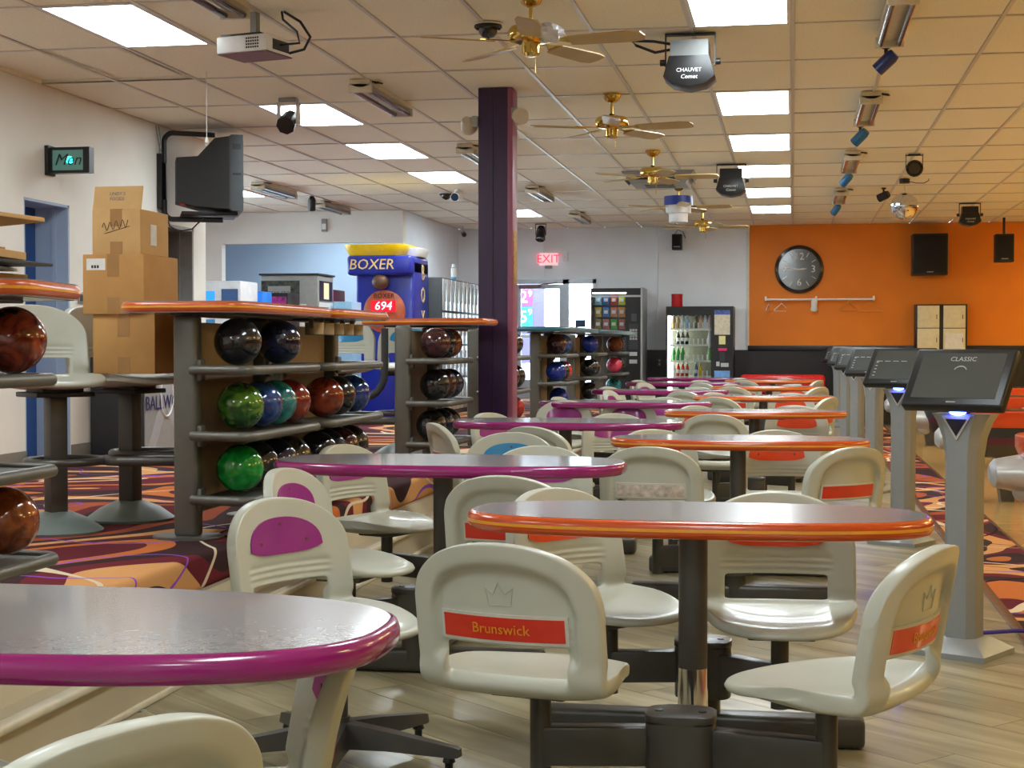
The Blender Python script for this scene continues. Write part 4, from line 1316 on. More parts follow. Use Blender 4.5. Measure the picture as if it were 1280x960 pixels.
MB().box(-0.19, -0.09, -0.308, -0.30, 1.1, 1.27).build('yellow_print', mat('print_yellow', (232, 200, 60), 0.4), t)
MB().box(0.05, 0.2, -0.308, -0.30, 1.05, 1.32).build('white_print', M_paper, t)
MB().box(0.33, 0.336, -0.24, 0.24, 1.36, 1.58).build('side_header', mat('print_navy_dark', (30, 32, 60), 0.5), t)
MB().box(0.336, 0.34, -0.09, 0.09, 1.38, 1.56).build('side_picture', mat('print_peach', (240, 214, 170), 0.4, emit=0.3), t)
MB().box(0.33, 0.336, -0.26, 0.26, 0.9, 1.34).build('side_panel', M_white_pl, t)
MB().box(0.336, 0.34, -0.12, 0.2, 1.0, 1.28).build('side_screen', M_cyanlit, t)
t = cabinet(-5.52, 17.95, ZP, 0.42, 0.5, 1.52, mat('cabinet_dark_red', (140, 26, 34), 0.4), 'dark red cabinet with lit yellow and cyan panels')
MB().box(-0.17, 0.12, -0.256, -0.25, 1.18, 1.40).build('upper_panel', M_cyanlit, t)
MB().box(-0.17, 0.12, -0.256, -0.25, 1.0, 1.18).build('lower_panel', M_yellowlit, t)
for q in range(5): MB().sphere((0, 0, 0), 0.022, 10, 6).build('lamp', M_paper, t, (-0.16 + q * 0.07, -0.255, 1.41))
t = cabinet(-5.02, 17.3, ZP, 0.22, 0.4, 1.36, M_ltblue, 'pale blue side cabinet left of the boxing machine')
MB().box(-0.07, 0.1, -0.206, -0.20, 1.02, 1.26).build('picture', mat('print_sea', (60, 140, 170), 0.4, var=0.4, scale=14), t)
# boxing machine
t = thing('boxing_machine', 'blue boxing game machine with yellow hood and red score display', 'arcade machine', (-4.75, 18.06, ZP))
MB().box(-0.30, 0.40, -0.30, 0.45, 0.0, 1.86, 0.03, 3).build('body', M_royal, t)
MB().box(-0.38, 0.40, -0.42, 0.45, 1.68, 1.91, 0.04, 3).build('head', M_royal, t)
rr = []
for s, z in ((0.90, 1.91), (0.98, 1.96), (1.06, 2.03), (1.06, 2.04), (0.9, 2.04)):
    rr.append([(x * s - 0.06, y * s - 0.05, z) for x, y in outline(0.37, 0.38, 4.0, 40)])
MB().loft(rr).build('hood', M_yellow, t)
rr = [[(x * s + 0.22, y * s + 0.12, z) for x, y in outline(0.22, 0.30, 4.0, 32)] for s, z in ((0.9, 1.91), (1.05, 2.0), (1.05, 2.01))]
MB().loft(rr).build('rear_hood', M_paper, t)
MB().lathe([(0, 0), (0.25, 0), (0.25, 0.02), (0.235, 0.03), (0, 0.03)], 36, M=Matrix.Translation((0.05, -0.30, 1.26)) @ Matrix.Rotation(R(90), 4, 'X')).build('score_board', mat('print_rust_gold', (190, 92, 56), 0.4, var=0.25, scale=12), t)
MB().box(-0.11, 0.19, -0.345, -0.333, 1.25, 1.39).build('score_display', mat('led_window', (150, 10, 24), 0.3, emit=0.8, ecol=(190, 10, 30)), t)
M_led_w = mat('led_digits', (255, 160, 170), 0.4, emit=3.0, ecol=(255, 150, 160))
text('score_digits', '694', 0.14, M_led_w, t, (0.04, -0.348, 1.32), FACE_CAM, 0.002, 0.15)
text('board_lettering', 'BOXER', 0.08, M_black, t, (0.05, -0.336, 1.44), FACE_CAM, 0.002)
M_gold = mat('print_pale_gold', (240, 206, 130), 0.4)
text('head_lettering', 'BOXER', 0.17, M_gold, t, (-0.08, -0.425, 1.80), FACE_CAM, 0.003, 0.15)
for q, ch in enumerate('BOXER'):
    text('side_letter', ch, 0.26, M_gold, t, (0.405, 0.14, 1.72 - q * 0.27), FACE_X, 0.002)
MB().sphere((0, 0, 0), 1, 20, 12, M=Matrix.Diagonal((0.10, 0.09, 0.085, 1))).build('punch_bag', mat('leather_brown', (96, 62, 40), 0.5), t, (0.02, -0.38, 1.60))
MB().cyl((0.02, -0.36, 1.64), (0.02, -0.36, 1.69), 0.04, n=12).build('bag_mount', M_black, t)
# silver lockers
t = thing('locker_bank', 'bank of small silver lockers with dark side beside the boxing machine', 'locker', (-4.53, 19.9, ZP))
MB().box(-0.34, 0.33, -1.35, 1.35, 0, 1.69, 0.006).build('carcass', M_darkgrey, t)
M_lock = mat('locker_silver', (206, 214, 222), 0.3, metal=0.4)
for r_ in range(4):
    for c_ in range(11):
        y0 = -1.33 + c_ * 0.2418; z0 = 0.05 + r_ * 0.41
        dr = MB().box(0.33, 0.345, y0 + 0.012, y0 + 0.23, z0 + 0.01, z0 + 0.395, 0.006).build('locker_door', M_lock, t)
        MB().box(0.345, 0.352, y0 + 0.11, y0 + 0.135, z0 + 0.12, z0 + 0.34).build('louver', M_grey_pl, dr)
o = MB().lathe([(0, 0), (0.035, 0), (0.036, 0.005), (0.036, 0.16), (0.03, 0.17), (0.022, 0.175), (0.022, 0.215), (0, 0.22)], 18).build('spray_can', mat('can_blue', (60, 150, 200), 0.3), None, (-4.30, 19.7, ZP + 1.69))
MB().lathe([(0.0, 0.22), (0.024, 0.22), (0.024, 0.17), (0.0365, 0.165), (0.0365, 0.05)], 18).build('white_cap', M_white_pl, o)
tag(o, 'blue and white spray can on top of the silver lockers', 'spray can')

# ------------------------------------------------------------------ ceiling equipment
M_cloth = mat('plastic_wrap', (214, 214, 226), 0.25, spec=0.6)
def fan(x, y, rot, label, wrap=None):
    t = thing('ceiling_fan', label, 'ceiling fan', (x, y, ZC), R(rot), 'brass ceiling fans in a row')
    MB().lathe([(0, 0), (0.07, 0), (0.072, -0.012), (0.05, -0.05), (0.022, -0.065), (0, -0.065)], 24).build('canopy', M_brass, t)
    MB().cyl((0, 0, -0.06), (0, 0, -0.17), 0.012, n=12).build('downrod', M_brass, t)
    MB().lathe([(0, -0.15), (0.02, -0.15), (0.024, -0.17), (0, -0.17)], 14).build('rod_collar', M_black, t)
    MB().lathe([(0, -0.165), (0.06, -0.165), (0.115, -0.178), (0.128, -0.20), (0.128, -0.235), (0.118, -0.25), (0.075, -0.262), (0, -0.262)], 32).build('motor', M_brass, t)
    MB().lathe([(0, -0.262), (0.05, -0.262), (0.05, -0.32), (0.035, -0.335), (0, -0.337)], 24).build('switch_cup', M_brass, t)
    MB().cyl((0.035, -0.02, -0.33), (0.035, -0.02, -0.43), 0.0025, n=6).build('pull_chain', M_brass, t)
    for k in range(5):
        a = 72 * k
        M = Matrix.Rotation(R(a), 4, 'Z') @ Matrix.Translation((0, 0, -0.262)) @ Matrix.Rotation(R(-12), 4, 'X')
        P = [(0.22, -0.055), (0.30, -0.062), (0.56, -0.070), (0.63, -0.055), (0.645, 0.0), (0.63, 0.055), (0.56, 0.070), (0.30, 0.062), (0.22, 0.055)]
        bl = MB().prism(P, -0.004, 0.004, 0.0, M=M).build('blade', M_fanblade, t)
        MB().prism([(0.09, -0.018), (0.16, -0.012), (0.21, -0.04), (0.27, -0.045), (0.29, 0.0), (0.27, 0.045), (0.21, 0.04), (0.16, 0.012), (0.09, 0.018)], 0.004, 0.010, M=M).build('blade_arm', M_brass, bl)
    if wrap:
        mb = MB().sphere((0, 0, 0), 1, 20, 12, M=Matrix.Diagonal(wrap[1] + (1,)))
        rg = random.Random(5)
        for v in mb.bm.verts: v.co *= 1 + rg.uniform(-0.16, 0.16)
        mb.build('plastic_wrap', M_cloth, t, wrap[0], ang=20)
    return t
fan(-1.42, 8.50, -10, 'nearest brass ceiling fan with tan blades and crumpled plastic wrap', ((0.10, 0.0, -0.215), (0.09, 0.10, 0.05)))
fan(-1.37, 11.95, -12, 'second nearest brass ceiling fan right of the purple column')
fan(-1.365, 15.44, 2, 'third nearest brass ceiling fan before the ceiling air unit')
f4 = fan(-1.36, 18.88, -6, 'fourth nearest ceiling fan with a blue and white bucket around its motor')
fan(-1.25, 22.05, 8, 'farthest ceiling fan close to the back wall')
MB().lathe([(0.11, -0.44), (0.115, -0.34), (0.15, -0.33), (0.155, -0.24), (0.165, -0.235), (0.165, -0.225), (0.145, -0.225), (0.135, -0.32), (0.10, -0.33), (0.098, -0.44), (0.11, -0.44)], 24).build('bucket', M_white_pl, f4)
MB().lathe([(0.168, -0.13), (0.17, -0.24), (0.174, -0.24), (0.172, -0.13), (0.168, -0.13)], 24).build('blue_band', mat('band_blue', (40, 60, 150), 0.4), f4)

M_tubeglass = mat('blacklight_tube', (40, 34, 66), 0.08, coat=0.6)
M_fixture = mat('fixture_cream', (206, 196, 172), 0.4)
def blacklight(x, y0, y1, label):
    L = y1 - y0
    t = thing('blacklight_fixture', label, 'light fixture', (x, y0, ZC), 0, 'double tube blacklight fixtures')
    MB().prism([(-0.075, 0), (0.075, 0), (0.075, -0.035), (0.03, -0.055), (-0.03, -0.055), (-0.075, -0.035)], 0, L, M=Matrix(((1, 0, 0, 0), (0, 0, 1, 0), (0, 1, 0, 0), (0, 0, 0, 1)))).build('housing', M_fixture, t)
    for s in (-1, 1):
        MB().cyl((s * 0.055, 0.03, -0.075), (s * 0.055, L - 0.03, -0.075), 0.019, n=14).build('tube', M_tubeglass, t)
    for yy in (0.0, L - 0.03):
        MB().box(-0.085, 0.085, yy, yy + 0.03, -0.095, -0.03, 0.004).build('lamp_holder', M_fixture, t)
    MB().tube([(0.07, 0.06, -0.01), (0.13, 0.05, -0.02), (0.14, 0.10, -0.02), (0.10, 0.13, -0.008), (0.075, 0.12, -0.01)], 0.006, n=6).build('lead', M_black, t)
for k, (x, a, lab) in enumerate(((-3.08, 7.15, 'above the projector at the top edge'), (-3.08, 10.95, 'left of the purple column, nearest'), (-3.08, 14.6, 'partly behind the purple column'),
                     (-3.08, 18.5, 'right of the purple column, nearer of two'), (-3.08, 22.2, 'right of the purple column, farther of two'), (-6.18, 17.55, 'near the television, left of two'),
                     (-6.18, 19.95, 'above the alcove opening, right of two'), (0.575, 8.65, 'at the top edge right of the light panels'), (0.575, 12.15, 'in the right row behind the nearest blue spot'),
                     (0.575, 15.8, 'in the right row, third from the camera'), (0.575, 19.5, 'in the right row, fourth from the camera'))):
    blacklight(x, a, a + 1.25, 'double tube blacklight fixture %s' % lab)
M_spotblue = mat('spot_can_blue', (22, 44, 110), 0.35)
M_spotteal = mat('spot_can_teal', (20, 100, 150), 0.35)
def spot(x, y, m, label, rz, tilt=50, r=0.045, L=0.15):
    t = thing('spotlight', label, 'spotlight', (x, y, ZC), R(rz), 'small ceiling spotlights')
    MB().lathe([(0, 0), (0.03, 0), (0.03, -0.012), (0.012, -0.02), (0.012, -0.08), (0, -0.08)], 14).build('stem', M_black, t)
    M = Matrix.Translation((0, 0, -0.10)) @ Matrix.Rotation(R(tilt), 4, 'X')
    MB().lathe([(0, L / 2), (r * 0.8, L / 2), (r, L * 0.3), (r, -L / 2), (r * 0.85, -L / 2), (r * 0.8, -L * 0.35), (0, -L * 0.35)], 20, M=M).build('can', m, t)
spot(0.58, 10.35, M_spotblue, 'navy blue ceiling spotlight, nearest in the right row', 70)
spot(0.57, 14.02, M_spotteal, 'bright blue ceiling spotlight, second in the right row', 60)
spot(0.57, 17.6, M_spotteal, 'teal ceiling spotlight, third in the right row', 50)
spot(0.56, 21.4, M_spotteal, 'blue ceiling spotlight, farthest in the right row', 40)
def effect_light(x, y, label, s=1.0, round_=False, silver=True):
    t = thing('effect_light', label, 'stage light', (x, y, ZC), 0, 'hanging stage effect lights')
    mb = MB(); w = 0.135 * s
    mb.box(-w - 0.02, w + 0.02, -0.02, 0.02, -0.012, 0.0); mb.box(-w - 0.02, -w - 0.012, -0.015, 0.015, -0.20 * s, -0.01); mb.box(w + 0.012, w + 0.02, -0.015, 0.015, -0.20 * s, -0.01)
    mb.build('yoke', M_darkgrey, t)
    r0 = [(-w * 0.85, -0.10 * s), (w * 0.85, -0.10 * s), (w * 0.85, 0.12 * s), (-w * 0.85, 0.12 * s)]
    MB().loft([[(x_, y_, -0.055 * s) for x_, y_ in r0], [(x_ * 1.02, y_ * 1.1, -0.155 * s) for x_, y_ in r0]]).build('rear_housing', mat('effect_rear_grey', (104, 106, 104), 0.5, metal=0.2) if silver else M_black, t)
    arc = [(-1.16, -0.28), (-0.75, -0.325), (0, -0.345), (0.75, -0.325), (1.16, -0.28)]
    P = [(-w * 0.9, -0.155 * s), (w * 0.9, -0.155 * s)] + [(w * a, z * s) for a, z in arc[::-1]]
    MB().prism([(a, b) for a, b in P], -0.13 * s, 0.12 * s, 0.004, M=Matrix(((1, 0, 0, 0), (0, 0, 1, 0), (0, 1, 0, 0), (0, 0, 0, 1)))).build('front_housing', M_black, t)
    for q in (-1, 1): MB().cyl((q * (w + 0.02), 0, -0.175 * s), (q * (w + 0.05), 0, -0.175 * s), 0.02, n=12).build('clamp_knob', M_black, t)
    text('lettering', 'CHAUVET', 0.034 * s, M_paper, t, (0.0, -0.135 * s, -0.245 * s), FACE_CAM, 0.0005)
    text('lettering', 'Comet', 0.036 * s, M_paper, t, (0.0, -0.135 * s, -0.285 * s), FACE_CAM, 0.0005, 0.2)
    return t
t = effect_light(-0.63, 9.72, 'large black and grey stage effect light hanging beside the nearest panel')
MB().tube([(-0.12, 0, -0.06), (-0.22, -0.05, -0.05), (-0.36, -0.02, -0.035), (-0.34, 0.06, -0.05), (-0.22, 0.05, -0.10), (-0.12, 0.02, -0.09)], 0.009, n=8).build('power_cable', M_black, t)
effect_light(-0.65, 16.75, 'smaller black stage effect light beside the middle light panels', silver=False)
effect_light(2.34, 21.9, 'black stage effect light hanging near the orange wall', 0.9, silver=False)
t = thing('pin_spot', 'round black pin spot hanging above the mirror ball', 'stage light', (1.19, 16.2, ZC))
MB().box(-0.06, 0.06, -0.015, 0.015, -0.012, 0).box(-0.085, -0.078, -0.012, 0.012, -0.14, -0.0).box(0.078, 0.085, -0.012, 0.012, -0.14, 0.0).box(-0.085, 0.085, -0.012, 0.012, -0.018, -0.01).build('yoke', M_darkgrey, t)
MB().lathe([(0, 0.05), (0.05, 0.05), (0.08, 0.0), (0.085, -0.05), (0.07, -0.055), (0.06, -0.03), (0, -0.03)], 24, M=Matrix.Translation((0, 0, -0.14)) @ Matrix.Rotation(R(-80), 4, 'X')).build('can', M_black_gloss, t)
t = thing('mirror_ball', 'silver mirror ball hanging from a small ceiling motor', 'mirror ball', (1.26, 18.6, ZC))
MB().cyl((0, 0, -0.05), (0, 0, 0), 0.06, n=20).build('motor', M_black, t)
MB().cyl((0, 0, -0.16), (0, 0, -0.05), 0.006, n=8).build('chain', M_chrome, t)
MB().tube([(0.05, 0, -0.03), (0.14, 0, -0.05), (0.22, 0, -0.05), (0.27, 0, -0.02), (0.27, 0, 0.0)], 0.005, n=6).build('motor_lead', M_black, t)
MB().sphere((0, 0, -0.31), 0.155, 44, 26).build('ball', M_chrome, t, ang=1)
spot(1.08, 19.6, M_black, 'small black spotlight just left of the mirror ball', 60, 70, 0.05, 0.14)
def speaker(x, y, z, w, d, h, label, mount):
    t = thing('speaker', label, 'speaker', (x, y, z), 0)
    MB().box(-w / 2, w / 2, -d / 2, d / 2, 0, h, 0.012, 2).build('cabinet', M_black, t)
    MB().box(-w / 2 + 0.02, w / 2 - 0.02, -d / 2 - 0.006, -d / 2, 0.03, h - 0.03, 0.003).build('grille', mat('speaker_grille', (12, 12, 13), 0.8), t)
    MB().box(-0.05, 0.05, -d / 2 - 0.009, -d / 2 - 0.006, 0.04, 0.055).build('badge', M_grey_pl, t)
    mount(t)
speaker(3.11, 24.45, 2.50, 0.27, 0.25, 0.42, 'black speaker hanging from the ceiling at the right edge', lambda t: MB().cyl((0, 0, 0.42), (0, 0, ZC - 2.50), 0.02, n=10).build('hanger', M_black, t))
speaker(2.08, 25.1, 2.34, 0.53, 0.36, 0.64, 'large black speaker on the orange wall above the lockers', lambda t: MB().box(-0.1, 0.1, 0.17, 0.195, 0.2, 0.5).build('bracket', M_black, t))
speaker(-1.83, 25.15, 2.78, 0.16, 0.17, 0.25, 'small black wall speaker high on the grey back wall', lambda t: MB().cyl((0, 0.06, 0.12), (0, 0.17, 0.2), 0.02, n=10).tube([(-0.05, 0.1, 0.25), (0, 0.1, 0.33), (0.08, 0.15, 0.3), (0.12, 0.17, 0.2)], 0.006, n=6).build('bracket', M_black, t))
# air unit, domes, cameras, projector
t = thing('ceiling_air_unit', 'grey ceiling air cassette behind the third fan', 'air unit', (-1.47, 17.6, ZC))
MB().loft([[(-0.40, -0.40, 0), (0.40, -0.40, 0), (0.40, 0.40, 0), (-0.40, 0.40, 0)], [(-0.30, -0.30, -0.13), (0.30, -0.30, -0.13), (0.30, 0.30, -0.13), (-0.30, 0.30, -0.13)]]).build('housing', M_grey_pl, t)
MB().box(-0.16, 0.16, -0.16, 0.16, -0.138, -0.13).build('intake_grille', mat('grille_brown_grey', (96, 88, 86), 0.6), t)
for a in range(4):
    MB().box(-0.24, 0.24, -0.003, 0.003, -0.035, 0.035).build('louver', M_darkgrey, t, (0.355 * math.sin(R(90 * a)), -0.355 * math.cos(R(90 * a)), -0.065), (R(-37), 0, R(90 * a)))
def dome(x, y, label):
    o = MB().lathe([(0.08, 0), (0.085, -0.02), (0.075, -0.03)], 24).build('dome_camera', M_black, None, (x, y, ZC))
    MB().lathe([(0.06, -0.028), (0.055, -0.055), (0.035, -0.078), (0, -0.088)], 20).build('lens_dome', M_black_gloss, o)
    MB().lathe([(0.0, 0.0), (0.088, 0.0), (0.088, -0.006), (0.075, -0.01)], 24).build('mount_ring', M_white_pl, o)
    tag(o, label, 'camera')
dome(-1.80, 9.22, 'black dome camera on the ceiling left of the nearest fan')
dome(-4.31, 19.3, 'small black dome camera on the ceiling before the alcove wall')
t = thing('security_camera', 'white bullet camera on the ceiling beside the small dome camera', 'camera', (-4.06, 18.8, ZC))
MB().cyl((0, 0, -0.05), (0, 0, 0), 0.035, n=16).build('mount', M_white_pl, t)
MB().cyl((0.02, 0.10, -0.06), (0, -0.12, -0.11), 0.055, n=20).build('body', M_white_pl, t)
MB().cyl((0, -0.12, -0.11), (-0.001, -0.13, -0.1124), 0.048, n=20).build('lens', M_black_gloss, t)
t = thing('moving_head_light', 'white and black moving head light beside the second left panel', 'stage light', (-3.87, 11.72, ZC))
MB().box(-0.07, 0.07, -0.05, 0.05, -0.03, 0.0, 0.006).build('base', M_grey_pl, t)
MB().box(-0.09, -0.065, -0.03, 0.03, -0.20, -0.03, 0.006).box(0.065, 0.09, -0.03, 0.03, -0.20, -0.03, 0.006).box(-0.09, 0.09, -0.03, 0.03, -0.05, -0.03).build('yoke', M_white_pl, t)
MB().cyl((0, 0.06, -0.13), (0, -0.08, -0.22), 0.058, 0.075, n=8).build('head', M_black, t)
spot(-6.1, 19.4, M_black, 'tiny black and white ceiling spotlight above the alcove', 20, 20, 0.05, 0.16)
o = MB().box(-0.04, 0.04, -0.04, 0.0, -0.09, 0.09, 0.006).build('motion_detector', M_grey_pl, None, (-6.6, YA, 2.97))
MB().box(-0.03, 0.03, -0.045, -0.04, -0.06, 0.02).build('detector_lens', M_white_pl, o)
tag(o, 'grey motion detector on the wall above the alcove opening', 'detector')
def flood(x, y, z, rz, label, m=M_fixture):
    t = thing('flood_light', label, 'flood light', (x, y, z), R(rz))
    MB().box(-0.02, 0.02, -0.02, 0.02, -0.04, 0.04).build('bracket', M_grey_pl, t)
    MB().lathe([(0, 0.08), (0.03, 0.08), (0.05, 0.03), (0.065, -0.04), (0.06, -0.05), (0, -0.04)], 16, M=Matrix.Translation((0.06, -0.03, -0.02)) @ Matrix.Rotation(R(-70), 4, 'X')).build('reflector', m, t)
    MB().box(0.02, 0.06, -0.03, 0.02, -0.02, 0.03).build('joint', M_grey_pl, t)
flood(-2.04, 11.45, 2.97, 0, 'cream flood light on the right side of the column top')
flood(-2.34, 11.48, 2.92, 180, 'cream flood light on the left side of the column top')
t = thing('stage_light', 'black ceiling light near the exit sign', 'stage light', (-3.92, 24.4, ZC))
MB().box(-0.08, 0.08, -0.015, 0.015, -0.012, 0).box(-0.085, -0.078, -0.012, 0.012, -0.18, 0).box(0.078, 0.085, -0.012, 0.012, -0.18, 0).build('yoke', M_darkgrey, t)
MB().lathe([(0, 0.12), (0.06, 0.12), (0.075, 0.05), (0.08, -0.10), (0.07, -0.11), (0, -0.09)], 20, M=Matrix.Translation((0, 0, -0.16)) @ Matrix.Rotation(R(-30), 4, 'X')).build('can', M_black_gloss, t)
t = thing('projector', 'white box projector hanging from the ceiling at upper left', 'projector', (-3.06, 8.66, ZC), R(-14))
MB().box(-0.02, 0.02, -0.02, 0.02, -0.13, 0).box(-0.10, 0.08, -0.07, 0.07, -0.142, -0.13).build('ceiling_mount', M_grey_pl, t)
MB().box(-0.17, 0.17, -0.14, 0.14, -0.25, -0.155, 0.008, 2).build('body', M_white_pl, t)
MB().box(-0.15, 0.12, -0.13, 0.13, -0.157, -0.142, 0.004).build('top_plate', M_black, t)
MB().box(-0.165, 0.165, -0.135, 0.135, -0.256, -0.25).build('bottom_plate', mat('projector_underside', (120, 80, 84), 0.5), t)
for q in range(6):
    for w_ in range(4):
        MB().box(0.03 + q * 0.015, 0.040 + q * 0.015, -0.1415, -0.14, -0.232 + w_ * 0.017, -0.222 + w_ * 0.017).build('vent_slot', M_black, t)
MB().cyl((-0.17, -0.04, -0.2), (-0.195, -0.04, -0.2), 0.045, n=20).build('lens', M_black_gloss, t)
MB().box(0.17, 0.172, -0.08, 0.09, -0.235, -0.175).build('port_panel', M_darkgrey, t)
MB().tube([(0.17, 0.0, -0.2), (0.30, 0.0, -0.20), (0.27, 0.02, -0.13), (0.17, 0.03, -0.05), (0.15, 0.05, 0.0)], 0.007, n=8).tube([(0.17, 0.10, -0.23), (0.28, 0.08, -0.22), (0.34, 0.05, -0.16), (0.28, 0.04, -0.07), (0.16, 0.06, -0.0)], 0.008, n=8).build('cables', M_black, t)

# ------------------------------------------------------------------ back wall
YW = YB - 0.03
t = thing('wall_clock', 'large round black wall clock on the orange wall', 'clock', (0.094, YW, 2.46))
RX90 = Matrix.Rotation(R(90), 4, 'X')
MB().lathe([(0, 0), (0.375, 0), (0.385, 0.02), (0.375, 0.05), (0.33, 0.055), (0.322, 0.03), (0, 0.03)], 56, M=RX90).build('case', M_black_gloss, t)
MB().lathe([(0, 0.03), (0.325, 0.03), (0.325, 0.034), (0, 0.034)], 56, M=RX90).build('dial', mat('clock_dial_grey', (70, 70, 68), 0.15, coat=0.8), t)
for ch, x, z in (('12', 0, 0.20), ('3', 0.22, 0), ('6', 0, -0.21)):
    text('numeral', ch, 0.16, M_paper, t, (x, -0.036, z), FACE_CAM, 0.001)
text('numeral', '9', 0.16, M_paper, t, (-0.22, -0.036, 0), FACE_CAM, 0.001)
for h_ in range(12):
    if h_ % 3 == 0: continue
    a = R(90 - 30 * h_)
    MB().box(0.22, 0.30, -0.004, 0.004, 0, 0.001).build('hour_mark', M_paper, t, (0, -0.0345, 0), (R(90), -a, 0))
MB().prism([(-0.04, -0.006), (0.06, -0.014), (0.13, 0.0), (0.06, 0.014), (-0.04, 0.006)], 0, 0.002).build('hour_hand', M_paper, t, (0, -0.037, 0), (R(90), R(-4), 0))
MB().prism([(-0.05, -0.006), (0.12, -0.012), (0.25, 0.0), (0.12, 0.012), (-0.05, 0.006)], 0, 0.002).build('minute_hand', M_paper, t, (0, -0.040, 0), (R(90), R(184), 0))
# hanger rail
t = thing('hanger_rail', 'white wall rail for coat hangers below the clock', 'rail', (0.41, YW, 1.98))
MB().cyl((-0.85, -0.10, 0), (0.85, -0.10, 0), 0.016, n=12).build('rail', M_white_pl, t)
for q in (-0.84, -0.05, 0.84):
    MB().box(q - 0.015, q + 0.015, -0.11, 0, -0.02, 0.05, 0.004).build('bracket', M_white_pl, t)
def hanger(x, m, rz, label):
    t = thing('coat_hanger', label, 'hanger', (x, YW - 0.10, 1.98), R(rz), 'coat hangers on the rail')
    MB().tube([(0.0, 0, -0.02), (0.018, 0, 0.0), (0.012, 0, 0.018), (-0.006, 0, 0.022), (-0.018, 0, 0.01)] , 0.003, n=6).cyl((0, 0, -0.06), (0, 0, -0.018), 0.003, n=6).build('hook', M_chrome, t)
    MB().tube([(0, 0, -0.06), (-0.2, 0, -0.17), (-0.19, 0, -0.185), (0.19, 0, -0.185), (0.2, 0, -0.17), (0, 0, -0.06)], 0.006, n=8).build('shoulders', m, t)
M_hang_o = mat('hanger_wood', (214, 140, 60), 0.5)
hanger(-0.38, M_white_pl, 78, 'white coat hanger at the left end of the rail')
hanger(-0.18, M_white_pl, 55, 'white coat hanger, second from the left on the rail')
hanger(0.86, M_hang_o, 40, 'light coat hanger between the rail middle and its right end')
hanger(1.20, M_hang_o, 8, 'wooden coat hanger at the right end of the rail')
mb = MB()
mb.loft([[(x, y, z) for x, y in outline(a, b, 2, 16)] for a, b, z in ((0.025, 0.02, 0.02), (0.05, 0.03, -0.02), (0.045, 0.03, -0.1), (0.06, 0.035, -0.17), (0.04, 0.03, -0.19))])
o = mb.build('hanging_cloth', M_white_pl, None, (0.33, YW - 0.10, 1.98)); tag(o, 'small white cloth bundled over the middle of the hanger rail', 'cloth')
# small cream lockers
t = thing('wall_locker', 'black framed cabinet with four cream doors on the orange wall', 'locker', (2.26, YW, 1.15))
MB().box(-0.39, 0.39, -0.28, 0, 0, 0.74, 0.005).build('carcass', M_black, t)
for cx in (-0.195, 0.195):
    for cz in (0, 1):
        d_ = MB().box(cx - 0.165, cx + 0.165, -0.296, -0.28, 0.015 + cz * 0.36, 0.365 + cz * 0.355, 0.004).build('locker_door', M_cream, t)
        MB().box(cx + 0.12, cx + 0.13, -0.302, -0.296, 0.15 + cz * 0.36, 0.22 + cz * 0.36).build('latch', M_black, d_)
MB().box(0.06, 0.33, -0.2985, -0.296, 0.05, 0.29).build('notice', M_paper, t)
# exit sign and thermostat
t = thing('exit_sign', 'white exit sign with glowing red letters EXIT on the back wall', 'sign', (-3.935, YB, 2.66))
MB().box(-0.15, 0.15, -0.05, 0, -0.10, 0.10, 0.006).build('housing', mat('exit_face_lit', (236, 226, 226), 0.4, emit=0.35, ecol=(255, 190, 196)), t)
text('lettering', 'EXIT', 0.19, mat('exit_red', (255, 50, 70), 0.4, emit=1.1, ecol=(255, 40, 70)), t, (0, -0.052, 0), FACE_CAM, 0.003)
MB().box(-0.06, 0.06, -0.06, 0, -0.15, -0.10, 0.01).build('battery_box', M_grey_pl, t)
o = MB().box(-0.04, 0.04, -0.04, 0, -0.08, 0.08, 0.006).build('wall_chime', M_grey_wall, None, (-3.66, YB, 2.71)); MB().box(-0.02, 0.02, -0.046, -0.04, -0.05, 0.0).build('chime_grille', M_white_pl, o)
tag(o, 'small pale box on the back wall right of the exit sign', 'wall box')
o = MB().box(-0.045, 0.045, -0.045, -0.035, -0.07, 0.07, 0.004).build('wall_outlet', M_darkgrey, None, (-2.12, YB, 0.98))
for q in (-0.03, 0.03): MB().box(-0.015, 0.015, -0.048, -0.045, q - 0.018, q + 0.018).build('socket', M_grey_pl, o)
tag(o, 'grey outlet on the black wainscot between the vending machines', 'outlet')
t = thing('security_camera', 'small camera in the corner above the silver lockers', 'camera', (-5.25, 24.7, ZC))
MB().cyl((0, 0, -0.10), (0, 0, 0), 0.02, n=10).build('mount', M_white_pl, t)
MB().cyl((0.0, 0.06, -0.10), (0.05, -0.08, -0.14), 0.04, n=16).build('body', M_grey_pl, t)
MB().cyl((0.05, -0.08, -0.14), (0.054, -0.09, -0.143), 0.034, n=16).build('lens', M_black_gloss, t)
# glass entrance door with side light
M_alu = mat('door_frame_aluminium', (178, 186, 196), 0.35, metal=0.4)
d = thing('door_3', None, None, (0, YB, 0)); d['kind'] = 'structure'
mb = MB()
mb.box(DX0, DX0 + 0.06, -0.03, 0.12, ZP, DZ); mb.box(-3.70, -3.60, -0.03, 0.12, ZP, DZ); mb.box(DX1 - 0.05, DX1, -0.03, 0.12, ZP, DZ); mb.box(DX0, DX1, -0.03, 0.12, DZ - 0.07, DZ); mb.box(DX0, DX1, -0.03, 0.12, ZP - 0.02, ZP + 0.12)
mb.build('door_frame', M_alu, d)
mb = MB(); mb.box(-4.46, -4.40, 0.0, 0.05, ZP + 0.12, DZ - 0.08); mb.box(-3.76, -3.705, 0.0, 0.05, ZP + 0.12, DZ - 0.08); mb.box(-4.40, -3.76, 0.0, 0.05, DZ - 0.15, DZ - 0.08); mb.box(-4.40, -3.76, 0.0, 0.05, ZP + 0.12, ZP + 0.3)
